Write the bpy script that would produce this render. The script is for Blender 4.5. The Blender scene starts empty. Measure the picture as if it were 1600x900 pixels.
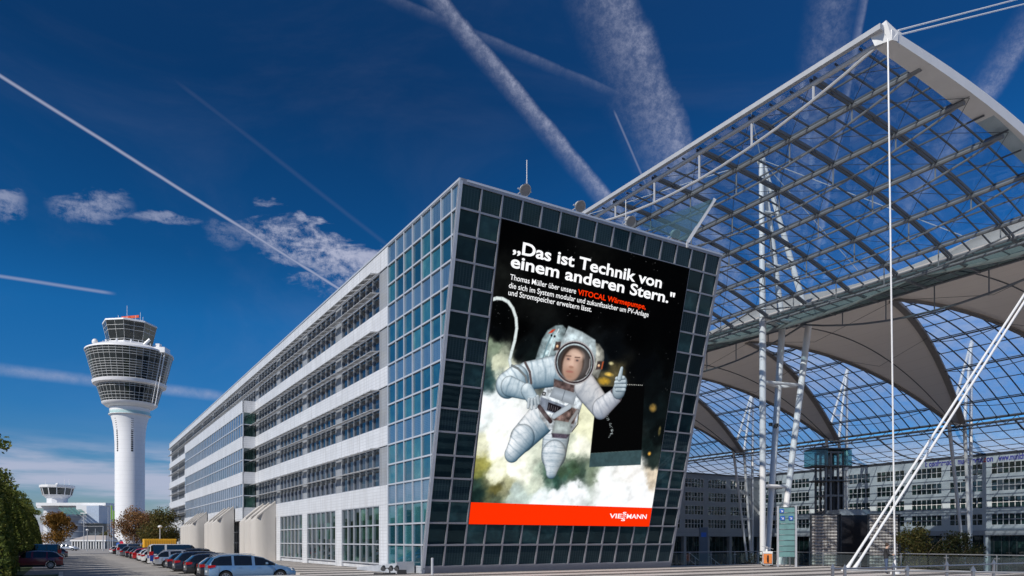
import bpy, bmesh, math, random
import numpy as np
from mathutils import Vector, Matrix
C = bpy.context.scene.collection
SC = bpy.context.scene
R = math.radians
# ---------------------------------------------------------------- camera, sky, sun
EYE = 1.95
cam = bpy.data.cameras.new('camera'); camo = bpy.data.objects.new('camera', cam); C.objects.link(camo)
cam.sensor_width = 36; cam.lens = 1145 / 1600 * 36; cam.shift_y = 395 / 1600
cam.clip_start = .1; cam.clip_end = 20000
camo.location = (0, 0, EYE); camo.rotation_euler = (R(90), 0, 0)
SC.camera = camo
SC.render.engine = 'CYCLES'
SC.cycles.max_bounces = 8; SC.cycles.transparent_max_bounces = 24; SC.cycles.caustics_reflective = False; SC.cycles.caustics_refractive = False
SC.view_settings.view_transform = 'Standard'; SC.view_settings.look = 'None'
SC.view_settings.exposure = 0.0; SC.view_settings.gamma = 1
SUN = Vector((-.66, -.75, 0)).normalized(); ELEV = R(38)
SUNDIR = Vector((SUN.x * math.cos(ELEV), SUN.y * math.cos(ELEV), math.sin(ELEV)))
sl = bpy.data.lights.new('sun', 'SUN'); sl.energy = 4.0; sl.angle = R(.53); sl.color = (1, .95, .87)
so = bpy.data.objects.new('sun', sl); C.objects.link(so); so.rotation_euler = SUNDIR.to_track_quat('Z', 'Y').to_euler()
FPX, HY = 1145., 845.
def world():
    w = bpy.data.worlds.new('World'); SC.world = w; w.use_nodes = True
    nt = w.node_tree; N = nt.nodes; L = nt.links; N.clear()
    def node(t, **k):
        n = N.new(t)
        for a, b in k.items(): setattr(n, a, b)
        return n
    def m(op, a, b=None, c=None, clamp=False):
        n = node('ShaderNodeMath', operation=op); n.use_clamp = clamp
        for i, x in enumerate((a, b, c)):
            if x is None: continue
            if hasattr(x, 'links') or hasattr(x, 'is_linked'): L.new(x, n.inputs[i])
            else: n.inputs[i].default_value = x
        return n.outputs[0]
    out = node('ShaderNodeOutputWorld'); bg = node('ShaderNodeBackground'); bg.inputs['Strength'].default_value = .085
    sky = node('ShaderNodeTexSky'); sky.sky_type = 'NISHITA'; sky.sun_disc = False
    sky.sun_elevation = ELEV; sky.sun_rotation = math.atan2(SUN.x, SUN.y)
    sky.altitude = 450; sky.air_density = 1.0; sky.dust_density = .3; sky.ozone_density = 1.6
    hsv = node('ShaderNodeHueSaturation'); hsv.inputs['Saturation'].default_value = 1.28; hsv.inputs['Value'].default_value = .92
    hsv.inputs['Hue'].default_value = .5
    L.new(sky.outputs[0], hsv.inputs['Color'])
    tc = node('ShaderNodeTexCoord'); D = tc.outputs['Generated']
    # a polarising, very clear sky: the blue deepens with height
    sz = node('ShaderNodeSeparateXYZ'); L.new(D, sz.inputs[0]); rp_ = node('ShaderNodeValToRGB'); L.new(sz.outputs[2], rp_.inputs[0]); el = rp_.color_ramp.elements
    el[0].position = 0; el[0].color = (.60, .62, .82, 1); el[1].position = 1; el[1].color = (.6, .7, .8, 1)
    for p_, c_ in ((.08, (.40, .64, .92)), (.16, (.20, .64, 1.02)), (.27, (.13, .69, 1.06)), (.34, (.09, .53, .82)), (.51, (.10, .38, .59)), (.66, (.2, .45, .65))):
        e_ = el.new(p_); e_.color = (*c_, 1)
    mulc = node('ShaderNodeMixRGB', blend_type='MULTIPLY'); mulc.inputs[0].default_value = 1; L.new(hsv.outputs[0], mulc.inputs[1])
    lr = node('ShaderNodeVectorMath', operation='SCALE'); L.new(rp_.outputs[0], lr.inputs[0]); mr_ = node('ShaderNodeMapRange'); L.new(sz.outputs[0], mr_.inputs[0]); mr_.inputs[1].default_value = -.1; mr_.inputs[2].default_value = .6; mr_.inputs[3].default_value = 1.03; mr_.inputs[4].default_value = 1.5; L.new(mr_.outputs[0], lr.inputs['Scale'])
    L.new(lr.outputs[0], mulc.inputs[2])
    def dot(v):
        n = node('ShaderNodeVectorMath', operation='DOT_PRODUCT'); L.new(D, n.inputs[0]); n.inputs[1].default_value = v; return n.outputs['Value']
    def noise(scale, detail=5, rough=.6, vec=None, dist=0):
        n = node('ShaderNodeTexNoise'); n.inputs['Scale'].default_value = scale; n.inputs['Detail'].default_value = detail
        n.inputs['Roughness'].default_value = rough; n.inputs['Distortion'].default_value = dist
        L.new(vec if vec is not None else D, n.inputs['Vector']); return n.outputs['Fac']
    def smooth(x, a, b):
        n = node('ShaderNodeMapRange', interpolation_type='SMOOTHSTEP'); L.new(x, n.inputs[0])
        n.inputs[1].default_value = a; n.inputs[2].default_value = b; n.inputs[3].default_value = 0; n.inputs[4].default_value = 1; return n.outputs[0]
    def vdir(p): return Vector(((p[0] - 800) / FPX, 1, (HY - p[1]) / FPX)).normalized()
    nf = noise(22, 8, .7); ng = noise(105, 7, .8); nw = noise(6, 4, .5)
    total = None
    # trails of aircraft: great circles between two sky directions, half widths in radians on either side, strength
    trails = [((-60, 80), (540, 458), .0017, .0017, .62, 0, (-1, 2)), ((668, -30), (958, 315), .004, .013, .50, .7, (-1, 2)),
              ((950, -60), (1085, 290), .013, .042, .42, .8, (-1, 2)), ((960, 175), (1010, 290), .0013, .0013, .26, 0, (0, 2)),
              ((-60, 422), (172, 458), .0018, .0018, .4, 0, (-1, 1)), ((-60, 570), (352, 620), .006, .006, .34, .3, (-1, 1)),
              ((640, 5), (1010, 163), .002, .008, .13, .5, (-.2, 1.05)), ((1357, -20), (1290, 330), .002, .006, .3, .5, (-1, 1.4)),
              ((1640, 10), (1470, 250), .008, .018, .30, .8, (-1, 1.4)), ((720, 120), (1000, 260), .002, .002, 0, 0, (0, 1)),
              ((280, 130), (610, 388), .0025, .0025, .035, 0, (0, 1)), ((1300, 20), (1230, 400), .02, .02, .16, .9, (-1, 1.4))]
    for a, b, w1, w2, st, wisp, (l0, l1) in trails:
        if st == 0: continue
        A, B = vdir(a), vdir(b); Nn = A.cross(B).normalized(); T = (B - A).normalized(); s0, s1 = A.dot(T), B.dot(T); ln = s1 - s0
        d = dot(Nn)
        if wisp:
            d = m('ADD', d, m('MULTIPLY', m('SUBTRACT', nf, .5), .022 * wisp * (w1 + w2) / .04))
        else:
            d = m('ADD', d, m('MULTIPLY', m('SUBTRACT', nw, .5), .003))
        # sign: negative d side uses w1, positive uses w2
        pos = smooth(m('MULTIPLY', d, 1), 0, w2 * 1.6); neg = smooth(m('MULTIPLY', d, -1), 0, w1 * 1.6)
        if wisp and w2 > w1 * 1.5:
            posf = m('SUBTRACT', 1, m('POWER', pos, .6))
            body = m('MULTIPLY', posf, m('SUBTRACT', 1, neg))
        else:
            body = m('MULTIPLY', m('SUBTRACT', 1, pos), m('SUBTRACT', 1, neg))
        if wisp:
            body = m('MULTIPLY', body, m('ADD', 1 - wisp * .75, m('MULTIPLY', smooth(ng, .35, .72), wisp * 1.15)))
            body = m('MULTIPLY', body, m('ADD', .55, m('MULTIPLY', smooth(nf, .3, .65), .6)))
        along = dot(T); e = ln * .06
        body = m('MULTIPLY', body, smooth(along, s0 + l0 * ln - e, s0 + l0 * ln + e))
        body = m('MULTIPLY', body, m('SUBTRACT', 1, smooth(along, s0 + l1 * ln - e, s0 + l1 * ln + e)))
        front = smooth(m('MULTIPLY', dot(A), 1), .2, .4)
        body = m('MULTIPLY', m('MULTIPLY', body, front), st)
        total = body if total is None else m('MAXIMUM', total, body)
    # cloud puffs: soft ellipses in sky directions broken up by noise
    mp = node('ShaderNodeMapping'); mp.inputs['Scale'].default_value = (1, 1, 2.6); L.new(D, mp.inputs['Vector'])
    nc = noise(7, 9, .62, mp.outputs[0], .3); nc2 = noise(20, 7, .6, mp.outputs[0], .4)
    for a, b, wd, st in [((-20, 315), (32, 316), .012, .5), ((95, 325), (190, 328), .015, .52), ((215, 340), (300, 344), .006, .5),
                          ((330, 350), (370, 380), .016, .25), ((400, 362), (600, 432), .028, .9), ((1250, 470), (1420, 400), .02, .25), ((930, 520), (1500, 640), .06, .22)]:
        A, B = vdir(a), vdir(b); Nn = A.cross(B).normalized(); T = (B - A).normalized(); s0, s1 = A.dot(T), B.dot(T); ln = s1 - s0; mid = (s0 + s1) / 2
        d = m('DIVIDE', m('ADD', dot(Nn), m('ADD', m('MULTIPLY', m('SUBTRACT', nc2, .5), wd * 3.6), m('MULTIPLY', m('SUBTRACT', nc, .5), wd * 2.5))), wd)
        al = m('DIVIDE', m('SUBTRACT', dot(T), mid), ln * .62)
        r2 = m('ADD', m('MULTIPLY', d, d), m('MULTIPLY', al, al))
        body = m('MULTIPLY', m('SUBTRACT', 1, smooth(r2, 0, 1.7)), m('MULTIPLY', smooth(m('ADD', m('MULTIPLY', nc2, .6), m('MULTIPLY', ng, .4)), .38, .60), st))
        body = m('MULTIPLY', body, smooth(dot(A), .2, .4))
        total = m('MAXIMUM', total, body)
    # low bank of stretched cloud above the horizon
    sep = node('ShaderNodeSeparateXYZ'); L.new(D, sep.inputs[0]); z = sep.outputs[2]
    mp2 = node('ShaderNodeMapping'); mp2.inputs['Scale'].default_value = (1, 1, 9); L.new(D, mp2.inputs['Vector'])
    nb = noise(4.2, 7, .55, mp2.outputs[0], .2)
    band = m('MULTIPLY', smooth(z, -.02, .02), m('SUBTRACT', 1, smooth(z, .09, .13)))
    band = m('MULTIPLY', band, m('MULTIPLY', smooth(nb, .33, .57), .80))
    total = m('MAXIMUM', total, band)
    # very thin high veil
    nv = noise(2.2, 8, .6, mp.outputs[0], .8)
    veil = m('MULTIPLY', smooth(nv, .45, .8), .05)
    total = m('MAXIMUM', total, veil)
    mix = node('ShaderNodeMixRGB'); L.new(total, mix.inputs[0]); L.new(mulc.outputs[0], mix.inputs[1]); mix.inputs[2].default_value = (5.6, 5.9, 7.6, 1)
    L.new(mix.outputs[0], bg.inputs['Color']); L.new(bg.outputs[0], out.inputs[0])
world()

# ---------------------------------------------------------------- frame of the site
TH = math.atan(1145 / 1870); CT, ST = math.cos(TH), math.sin(TH)
K = EYE / 1.8
OX, OY = -4.94 * K, 40.4 * K
def W(u, v, z=0): return Vector((OX + u * CT - v * ST, OY + u * ST + v * CT, z))
def UV(x, y):
    a, b = x - OX, y - OY
    return a * CT + b * ST, -a * ST + b * CT
def pix(px, Y, py=None):
    return Vector(((px - 800) / FPX * Y, Y, 0 if py is None else EYE + (HY - py) * Y / FPX))

# ---------------------------------------------------------------- materials
MATS = {}
def mat(name, col=(.5, .5, .5), rough=.55, metal=0, var=.12, scale=2.0, spec=.5, bump=0, emis=None, coat=0, streak=0):
    if name in MATS: return MATS[name]
    m = bpy.data.materials.new(name); m.use_nodes = True; nt = m.node_tree; b = nt.nodes['Principled BSDF']
    b.inputs['Roughness'].default_value = rough; b.inputs['Metallic'].default_value = metal
    b.inputs['Specular IOR Level'].default_value = spec; b.inputs['Coat Weight'].default_value = coat; b.inputs['Coat Roughness'].default_value = .05
    tc = nt.nodes.new('ShaderNodeTexCoord'); n = nt.nodes.new('ShaderNodeTexNoise'); n.inputs['Scale'].default_value = scale; n.inputs['Detail'].default_value = 6
    if streak:
        mp = nt.nodes.new('ShaderNodeMapping'); mp.inputs['Scale'].default_value = (1, 1, .12); nt.links.new(tc.outputs['Object'], mp.inputs[0]); nt.links.new(mp.outputs[0], n.inputs['Vector'])
    else: nt.links.new(tc.outputs['Object'], n.inputs['Vector'])
    r = nt.nodes.new('ShaderNodeMapRange'); nt.links.new(n.outputs['Fac'], r.inputs[0]); r.inputs[1].default_value = .25; r.inputs[2].default_value = .75
    r.inputs[3].default_value = 1 - var; r.inputs[4].default_value = 1 + var
    mx = nt.nodes.new('ShaderNodeVectorMath'); mx.operation = 'SCALE'; mx.inputs[0].default_value = col; nt.links.new(r.outputs[0], mx.inputs['Scale'])
    nt.links.new(mx.outputs[0], b.inputs['Base Color'])
    if bump:
        bp = nt.nodes.new('ShaderNodeBump'); bp.inputs['Strength'].default_value = bump; bp.inputs['Distance'].default_value = .05
        nt.links.new(n.outputs['Fac'], bp.inputs['Height']); nt.links.new(bp.outputs[0], b.inputs['Normal'])
    if emis: b.inputs['Emission Color'].default_value = (*emis[0], 1); b.inputs['Emission Strength'].default_value = emis[1]
    MATS[name] = m; return m
def mathn(nt, op, a, b=None, c=None):
    n = nt.nodes.new('ShaderNodeMath'); n.operation = op
    for i, x in enumerate((a, b, c)):
        if x is None: continue
        if isinstance(x, (int, float)): n.inputs[i].default_value = x
        else: nt.links.new(x, n.inputs[i])
    return n.outputs[0]
def lines(nt, coord, period, width, off=0):
    """1 on thin lines repeating along a coordinate"""
    f = mathn(nt, 'FRACT', mathn(nt, 'DIVIDE', mathn(nt, 'ADD', coord, off), period))
    return mathn(nt, 'LESS_THAN', f, width / period)
def tinted(m, dark, fac_out):
    """mix the base colour of a material towards a second colour where fac is 1"""
    nt = m.node_tree; b = nt.nodes['Principled BSDF']; src = b.inputs['Base Color'].links[0].from_socket
    mx = nt.nodes.new('ShaderNodeMixRGB'); nt.links.new(fac_out, mx.inputs[0]); nt.links.new(src, mx.inputs[1]); mx.inputs[2].default_value = (*dark, 1)
    nt.links.new(mx.outputs[0], b.inputs['Base Color'])
CW = 18.38 * K / 15           # facade module
RH = (19.75 - .36) * K / 16   # row height
Z0 = .36 * K
def zr(i): return Z0 + RH * i
HB = zr(16); LEAN = 4.57 * K; BW = CW * 15; BL = 112.5 * K
MOD = 8.65 * K / 7
def cladding(name, col, axis):
    m = mat(name, col, .42, .0, .05, .6, spec=.4); nt = m.node_tree
    tc = nt.nodes.new('ShaderNodeTexCoord'); s = nt.nodes.new('ShaderNodeSeparateXYZ'); nt.links.new(tc.outputs['Object'], s.inputs[0])
    cb = nt.nodes.new('ShaderNodeCombineXYZ'); nt.links.new(mathn(nt, 'FLOOR', mathn(nt, 'DIVIDE', s.outputs[axis], MOD)), cb.inputs[0]); nt.links.new(mathn(nt, 'FLOOR', mathn(nt, 'DIVIDE', s.outputs[2], RH)), cb.inputs[1])
    wn = nt.nodes.new('ShaderNodeTexWhiteNoise'); nt.links.new(cb.outputs[0], wn.inputs['Vector'])
    mp = nt.nodes.new('ShaderNodeMapping'); mp.inputs['Scale'].default_value = (2.5, 2.5, .25); nt.links.new(tc.outputs['Object'], mp.inputs[0]); ns = nt.nodes.new('ShaderNodeTexNoise'); ns.inputs['Scale'].default_value = 1.5; ns.inputs['Detail'].default_value = 5; nt.links.new(mp.outputs[0], ns.inputs['Vector'])
    tinted(m, tuple(c * .80 for c in col), mathn(nt, 'MULTIPLY', wn.outputs['Value'], .5))
    tinted(m, (col[0] * .66, col[1] * .64, col[2] * .60), mathn(nt, 'MULTIPLY', mathn(nt, 'MAXIMUM', mathn(nt, 'SUBTRACT', ns.outputs['Fac'], .48), 0), 2.2))
    v = lines(nt, s.outputs[axis], MOD, .035, 5000 * MOD); h = lines(nt, s.outputs[2], RH / 6, .03, 50 * RH)
    tinted(m, tuple(c * .45 for c in col), v); tinted(m, tuple(c * .74 for c in col), h)
    return m
M_CLAD = cladding('white_metal_cladding', (.69, .71, .75), 1)
M_FRAME = mat('silver_window_frame', (.60, .63, .68), .35, .3, .05)
M_WFRAME = mat('grey_window_frame', (.36, .39, .44), .4, .2, .08)
M_FRONTFRAME = mat('grey_aluminium_mullion', (.33, .34, .38), .38, .4, .06)
M_WHITE = mat('white_painted_steel', (.80, .80, .80), .35, 0, .05, .8, streak=1)
M_TUBE = mat('truss_tube_steel', (.24, .25, .265), .4, .2, .1)
M_STEEL = mat('grey_painted_steel', (.115, .125, .14), .45, .2, .12)
M_DSTEEL = mat('dark_painted_steel', (.06, .065, .075), .5, .2, .15)
M_LSTEEL = mat('light_grey_steel', (.52, .53, .55), .4, .2, .08)
M_RAIL = mat('brushed_railing_steel', (.30, .31, .33), .35, .6, .1)
M_CONC = mat('smooth_concrete', (.52, .49, .455), .85, 0, .14, .9, bump=.15, streak=1)
M_ROOF = mat('flat_roof_felt', (.3, .3, .3), .9)
M_BLACK = mat('black_plastic', (.015, .015, .017), .5, 0, .1)
M_RUBBER = mat('tyre_rubber', (.02, .02, .02), .85, 0, .2, 12)
M_SKIN = mat('skin', (.55, .36, .27), .6); M_HAIR = mat('brown_hair', (.05, .03, .02), .7)
def pane_mat(name, ramp, spec=.8, mirror=.0, mcol=(.6, .8, .9), pv=False, celly=True, ax=(1, 2), cell=(1, 1), inter=0.0):
    """reflective glass with a different dim room behind each pane"""
    m = bpy.data.materials.new(name); m.use_nodes = True; nt = m.node_tree; b = nt.nodes['Principled BSDF']
    b.inputs['Roughness'].default_value = .03; b.inputs['Specular IOR Level'].default_value = spec
    tc = nt.nodes.new('ShaderNodeTexCoord'); s = nt.nodes.new('ShaderNodeSeparateXYZ'); nt.links.new(tc.outputs['Object'], s.inputs[0])
    oi = nt.nodes.new('ShaderNodeObjectInfo')
    a = mathn(nt, 'FLOOR', mathn(nt, 'DIVIDE', s.outputs[ax[0]], cell[0])); c = mathn(nt, 'FLOOR', mathn(nt, 'DIVIDE', mathn(nt, 'SUBTRACT', s.outputs[ax[1]], Z0), cell[1]))
    cb = nt.nodes.new('ShaderNodeCombineXYZ'); nt.links.new(a, cb.inputs[0]); nt.links.new(c, cb.inputs[1]); nt.links.new(mathn(nt, 'MULTIPLY', oi.outputs['Random'], 97), cb.inputs[2])
    wn = nt.nodes.new('ShaderNodeTexWhiteNoise'); nt.links.new(cb.outputs[0], wn.inputs['Vector'])
    ns = nt.nodes.new('ShaderNodeTexNoise'); ns.inputs['Scale'].default_value = 1.3; ns.inputs['Detail'].default_value = 3; nt.links.new(tc.outputs['Object'], ns.inputs['Vector'])
    fac = mathn(nt, 'ADD', mathn(nt, 'MULTIPLY', wn.outputs['Value'], .65), mathn(nt, 'MULTIPLY', mathn(nt, 'SUBTRACT', ns.outputs['Fac'], .3), .7))
    cr = nt.nodes.new('ShaderNodeValToRGB'); nt.links.new(fac, cr.inputs[0]); el = cr.color_ramp.elements
    el[0].position = ramp[0][0]; el[0].color = (*ramp[0][1], 1); el[1].position = ramp[-1][0]; el[1].color = (*ramp[-1][1], 1)
    for p, col in ramp[1:-1]: e = el.new(p); e.color = (*col, 1)
    nt.links.new(cr.outputs[0], b.inputs['Base Color'])
    # faint waviness of each pane so reflections break from pane to pane
    n2 = nt.nodes.new('ShaderNodeTexNoise'); n2.inputs['Scale'].default_value = .55; nt.links.new(tc.outputs['Object'], n2.inputs['Vector'])
    bp = nt.nodes.new('ShaderNodeBump'); bp.inputs['Strength'].default_value = .25; bp.inputs['Distance'].default_value = .012
    nt.links.new(n2.outputs['Fac'], bp.inputs['Height'])
    v1 = nt.nodes.new('ShaderNodeVectorMath'); v1.operation = 'SUBTRACT'; nt.links.new(wn.outputs['Color'], v1.inputs[0]); v1.inputs[1].default_value = (.5, .5, .5)
    v2 = nt.nodes.new('ShaderNodeVectorMath'); v2.operation = 'SCALE'; nt.links.new(v1.outputs[0], v2.inputs[0]); v2.inputs['Scale'].default_value = .035
    ge = nt.nodes.new('ShaderNodeNewGeometry'); v3 = nt.nodes.new('ShaderNodeVectorMath'); v3.operation = 'ADD'; nt.links.new(v2.outputs[0], v3.inputs[0]); nt.links.new(ge.outputs['Normal'], v3.inputs[1])
    v4 = nt.nodes.new('ShaderNodeVectorMath'); v4.operation = 'NORMALIZE'; nt.links.new(v3.outputs[0], v4.inputs[0]); nt.links.new(v4.outputs[0], bp.inputs['Normal']); nt.links.new(bp.outputs[0], b.inputs['Normal'])
    if pv:
        g1 = lines(nt, s.outputs[ax[0]], .19, .055, 400); g2 = lines(nt, s.outputs[2], .105, .02, 400)
        g = mathn(nt, 'MAXIMUM', g1, g2); src = cr.outputs[0]; mx = nt.nodes.new('ShaderNodeMixRGB'); nt.links.new(mathn(nt, 'MULTIPLY', g, .55), mx.inputs[0]); nt.links.new(src, mx.inputs[1]); mx.inputs[2].default_value = (*pv, 1)
        nt.links.new(mx.outputs[0], b.inputs['Base Color'])
    if mirror:
        gl = nt.nodes.new('ShaderNodeBsdfGlossy'); gl.inputs['Roughness'].default_value = .02; gl.inputs['Color'].default_value = (*mcol, 1); nt.links.new(bp.outputs[0], gl.inputs['Normal'])
        ms = nt.nodes.new('ShaderNodeMixShader'); ms.inputs[0].default_value = mirror; nt.links.new(b.outputs[0], ms.inputs[1]); nt.links.new(gl.outputs[0], ms.inputs[2])
        nt.links.new(ms.outputs[0], nt.nodes['Material Output'].inputs[0])
    return m
M_GFRONT = pane_mat('dark_solar_glass', [(0, (.004, .011, .015)), (.45, (.008, .024, .031)), (.72, (.022, .058, .062)), (.9, (.05, .13, .13)), (1, (.10, .22, .20))], .32, ax=(0, 2), cell=(CW, RH))
M_GPV = pane_mat('dotted_solar_glass', [(0, (.008, .020, .028)), (1, (.016, .038, .046))], .3, pv=(.045, .072, .085), ax=(0, 2), cell=(CW, RH))
for m_ in (M_GFRONT, M_GPV): m_.node_tree.nodes['Principled BSDF'].inputs['Specular Tint'].default_value = (.45, .85, 1, 1)
M_GCORNER = pane_mat('blue_corner_glass', [(0, (.008, .04, .06)), (.45, (.014, .075, .11)), (.8, (.04, .16, .18)), (1, (.10, .28, .28))], 1.0, .16, (.55, .85, .95), ax=(1, 2), cell=(CW, RH))
M_GCPV = pane_mat('blue_lined_glass', [(0, (.03, .08, .15)), (1, (.07, .15, .24))], 1.0, .16, (.6, .85, .95), pv=(.20, .30, .40), ax=(1, 2), cell=(CW, RH))
M_GGREEN = pane_mat('green_ground_glass', [(0, (.006, .012, .012)), (.55, (.012, .03, .026)), (.8, (.04, .10, .08)), (1, (.16, .30, .22))], .7, .06, ax=(1, 2), cell=(MOD, RH))
M_GWIN = pane_mat('office_window_glass', [(0, (.008, .012, .016)), (.6, (.018, .03, .045)), (.85, (.04, .06, .08)), (.95, (.14, .15, .15)), (1, (.2, .21, .21))], .6, .05, (.8, .9, 1), ax=(1, 2), cell=(MOD, RH))
M_GBAY = pane_mat('blue_ribbon_glass', [(0, (.04, .07, .10)), (1, (.10, .15, .20))], 1.0, .45, (.72, .88, 1), ax=(1, 2), cell=(MOD, RH))
M_GFAR = pane_mat('far_window_glass', [(0, (.006, .014, .014)), (.7, (.012, .03, .03)), (1, (.06, .13, .11))], .6, .05, ax=(0, 2), cell=(1.34, 1.3))
M_GTOWER = pane_mat('tower_window_glass', [(0, (.008, .011, .012)), (1, (.025, .032, .034))], .6, .03, ax=(0, 2), cell=(2, 1.5))
M_CARGLASS = mat('car_window_glass', (.008, .01, .012), .03, 0, .1, spec=.9)
def thin_glass(name, tint=(.86, .92, .95), refl=.10, dirt=.06, dirtcol=(.6, .7, .75), trans=False):
    m = bpy.data.materials.new(name); m.use_nodes = True; nt = m.node_tree; N = nt.nodes; Lk = nt.links
    N.remove(N['Principled BSDF']); o = N['Material Output']
    t = N.new('ShaderNodeBsdfTransparent'); t.inputs[0].default_value = (*tint, 1)
    g = N.new('ShaderNodeBsdfGlossy'); g.inputs['Roughness'].default_value = .04; g.inputs[0].default_value = (.9, .95, 1, 1)
    d = N.new('ShaderNodeBsdfTranslucent' if trans else 'ShaderNodeBsdfDiffuse'); d.inputs[0].default_value = (*dirtcol, 1)
    lw = N.new('ShaderNodeLayerWeight'); lw.inputs[0].default_value = .35
    f = mathn(nt, 'MULTIPLY', lw.outputs['Facing'], refl * 3)
    m1 = N.new('ShaderNodeMixShader'); Lk.new(mathn(nt, 'ADD', f, refl * .3), m1.inputs[0]); Lk.new(t.outputs[0], m1.inputs[1]); Lk.new(g.outputs[0], m1.inputs[2])
    tc = N.new('ShaderNodeTexCoord'); n = N.new('ShaderNodeTexNoise'); n.inputs['Scale'].default_value = .35; n.inputs['Detail'].default_value = 6; Lk.new(tc.outputs['Object'], n.inputs['Vector'])
    m2 = N.new('ShaderNodeMixShader'); Lk.new(mathn(nt, 'MULTIPLY', n.outputs['Fac'], dirt * 2), m2.inputs[0]); Lk.new(m1.outputs[0], m2.inputs[1]); Lk.new(d.outputs[0], m2.inputs[2])
    Lk.new(m2.outputs[0], o.inputs[0]); return m
M_ROOFGLASS = thin_glass('roof_pane_glass', (.80, .89, .95), .10, .03)
M_VGLASS = thin_glass('fritted_vault_glass', (.80, .88, .94), .08, .42, (.74, .80, .88), True)
M_APRON = thin_glass('tinted_gutter_glass', (.20, .30, .33), .05, .06, (.05, .08, .09))
M_RAILGLASS = thin_glass('railing_glass', (.7, .85, .83), .05, .04)

# ---------------------------------------------------------------- mesh helpers
class MB:
    def __init__(s): s.v = []; s.f = []; s.m = []
    def quad(s, a, b, c, d, m=0):
        i = len(s.v); s.v += [tuple(a), tuple(b), tuple(c), tuple(d)]; s.f.append((i, i + 1, i + 2, i + 3)); s.m.append(m)
    def poly(s, pts, m=0):
        i = len(s.v); s.v += [tuple(p) for p in pts]; s.f.append(tuple(range(i, i + len(pts)))); s.m.append(m)
    def box(s, x0, x1, y0, y1, z0, z1, m=0):
        i = len(s.v); s.v += [(x0, y0, z0), (x1, y0, z0), (x1, y1, z0), (x0, y1, z0), (x0, y0, z1), (x1, y0, z1), (x1, y1, z1), (x0, y1, z1)]
        for f in ((0, 3, 2, 1), (4, 5, 6, 7), (0, 1, 5, 4), (1, 2, 6, 5), (2, 3, 7, 6), (3, 0, 4, 7)): s.f.append(tuple(i + k for k in f)); s.m.append(m)
    def hexa(s, p, m=0):
        i = len(s.v); s.v += [tuple(q) for q in p]
        for f in ((0, 3, 2, 1), (4, 5, 6, 7), (0, 1, 5, 4), (1, 2, 6, 5), (2, 3, 7, 6), (3, 0, 4, 7)): s.f.append(tuple(i + k for k in f)); s.m.append(m)
    def bar(s, p, q, w, h, up=(0, 0, 1), m=0):
        p = Vector(p); q = Vector(q); d = (q - p)
        if d.length < 1e-6: return
        d.normalize(); u = Vector(up); x = d.cross(u)
        if x.length < 1e-4: x = d.cross(Vector((1, 0, 0)))
        x.normalize(); y = x.cross(d).normalized(); x *= w / 2; y *= h / 2
        s.hexa([p - x - y, p + x - y, p + x + y, p - x + y, q - x - y, q + x - y, q + x + y, q - x + y], m)
    def tube(s, pts, r, n=8, m=0, caps=True, r2=None):
        pts = [Vector(p) for p in pts]; k = len(pts); base = len(s.v)
        prevx = None
        for i, p in enumerate(pts):
            d = (pts[min(i + 1, k - 1)] - pts[max(i - 1, 0)]).normalized()
            x = d.cross(Vector((0, 0, 1))) if prevx is None else prevx - d * prevx.dot(d)
            if x.length < 1e-4: x = d.cross(Vector((1, 0, 0)))
            x.normalize(); prevx = x; y = d.cross(x)
            rr = r if r2 is None else r + (r2 - r) * i / (k - 1)
            for j in range(n):
                a = 2 * math.pi * j / n; s.v.append(tuple(p + (x * math.cos(a) + y * math.sin(a)) * rr))
        for i in range(k - 1):
            for j in range(n):
                a = base + i * n + j; b = base + i * n + (j + 1) % n; s.f.append((a, b, b + n, a + n)); s.m.append(m)
        if caps:
            s.f.append(tuple(base + j for j in range(n))[::-1]); s.m.append(m); s.f.append(tuple(base + (k - 1) * n + j for j in range(n))); s.m.append(m)
    def lathe(s, prof, n=32, m=0, c=(0, 0), a0=0, a1=2 * math.pi):
        base = len(s.v); full = abs(a1 - a0 - 2 * math.pi) < 1e-6; nn = n if full else n + 1
        for r, z in prof:
            for j in range(nn):
                a = a0 + (a1 - a0) * j / n; s.v.append((c[0] + r * math.cos(a), c[1] + r * math.sin(a), z))
        for i in range(len(prof) - 1):
            for j in range(n):
                a = base + i * nn + j; b = base + i * nn + (j + 1) % nn; s.f.append((a, b, b + nn, a + nn)); s.m.append(m)
    def ball(s, c, r, n=10, m=0, sz=1):
        prof = [(r * math.sin(math.pi * i / (n // 2 + 2)) + 1e-4, c[2] - r * sz * math.cos(math.pi * i / (n // 2 + 2))) for i in range(n // 2 + 3)]
        s.lathe(prof, n, m, (c[0], c[1]))
    def build(s, name, mats, parent=None, smooth=False, bevel=0, loc=None):
        me = bpy.data.meshes.new(name); me.from_pydata(s.v, [], s.f)
        if not isinstance(mats, (list, tuple)): mats = [mats]
        for m in mats: me.materials.append(m)
        if len(mats) > 1: me.polygons.foreach_set('material_index', s.m)
        if smooth: me.polygons.foreach_set('use_smooth', [True] * len(me.polygons))
        me.update(); o = bpy.data.objects.new(name, me); C.objects.link(o)
        if smooth:
            bm = bmesh.new(); bm.from_mesh(me); bmesh.ops.remove_doubles(bm, verts=bm.verts, dist=.0005)
            for e in bm.edges:
                if len(e.link_faces) == 2 and e.calc_face_angle(0) > R(38): e.smooth = False
            bm.to_mesh(me); bm.free()
        if bevel:
            b = o.modifiers.new('bevel', 'BEVEL'); b.width = bevel; b.segments = 2; b.limit_method = 'ANGLE'
        if parent: o.parent = parent
        if loc is not None: o.location = loc
        return o
def tag(o, label=None, cat=None, group=None, kind=None):
    if label: o['label'] = label
    if cat: o['category'] = cat
    if group: o['group'] = group
    if kind: o['kind'] = kind
    return o
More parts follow.
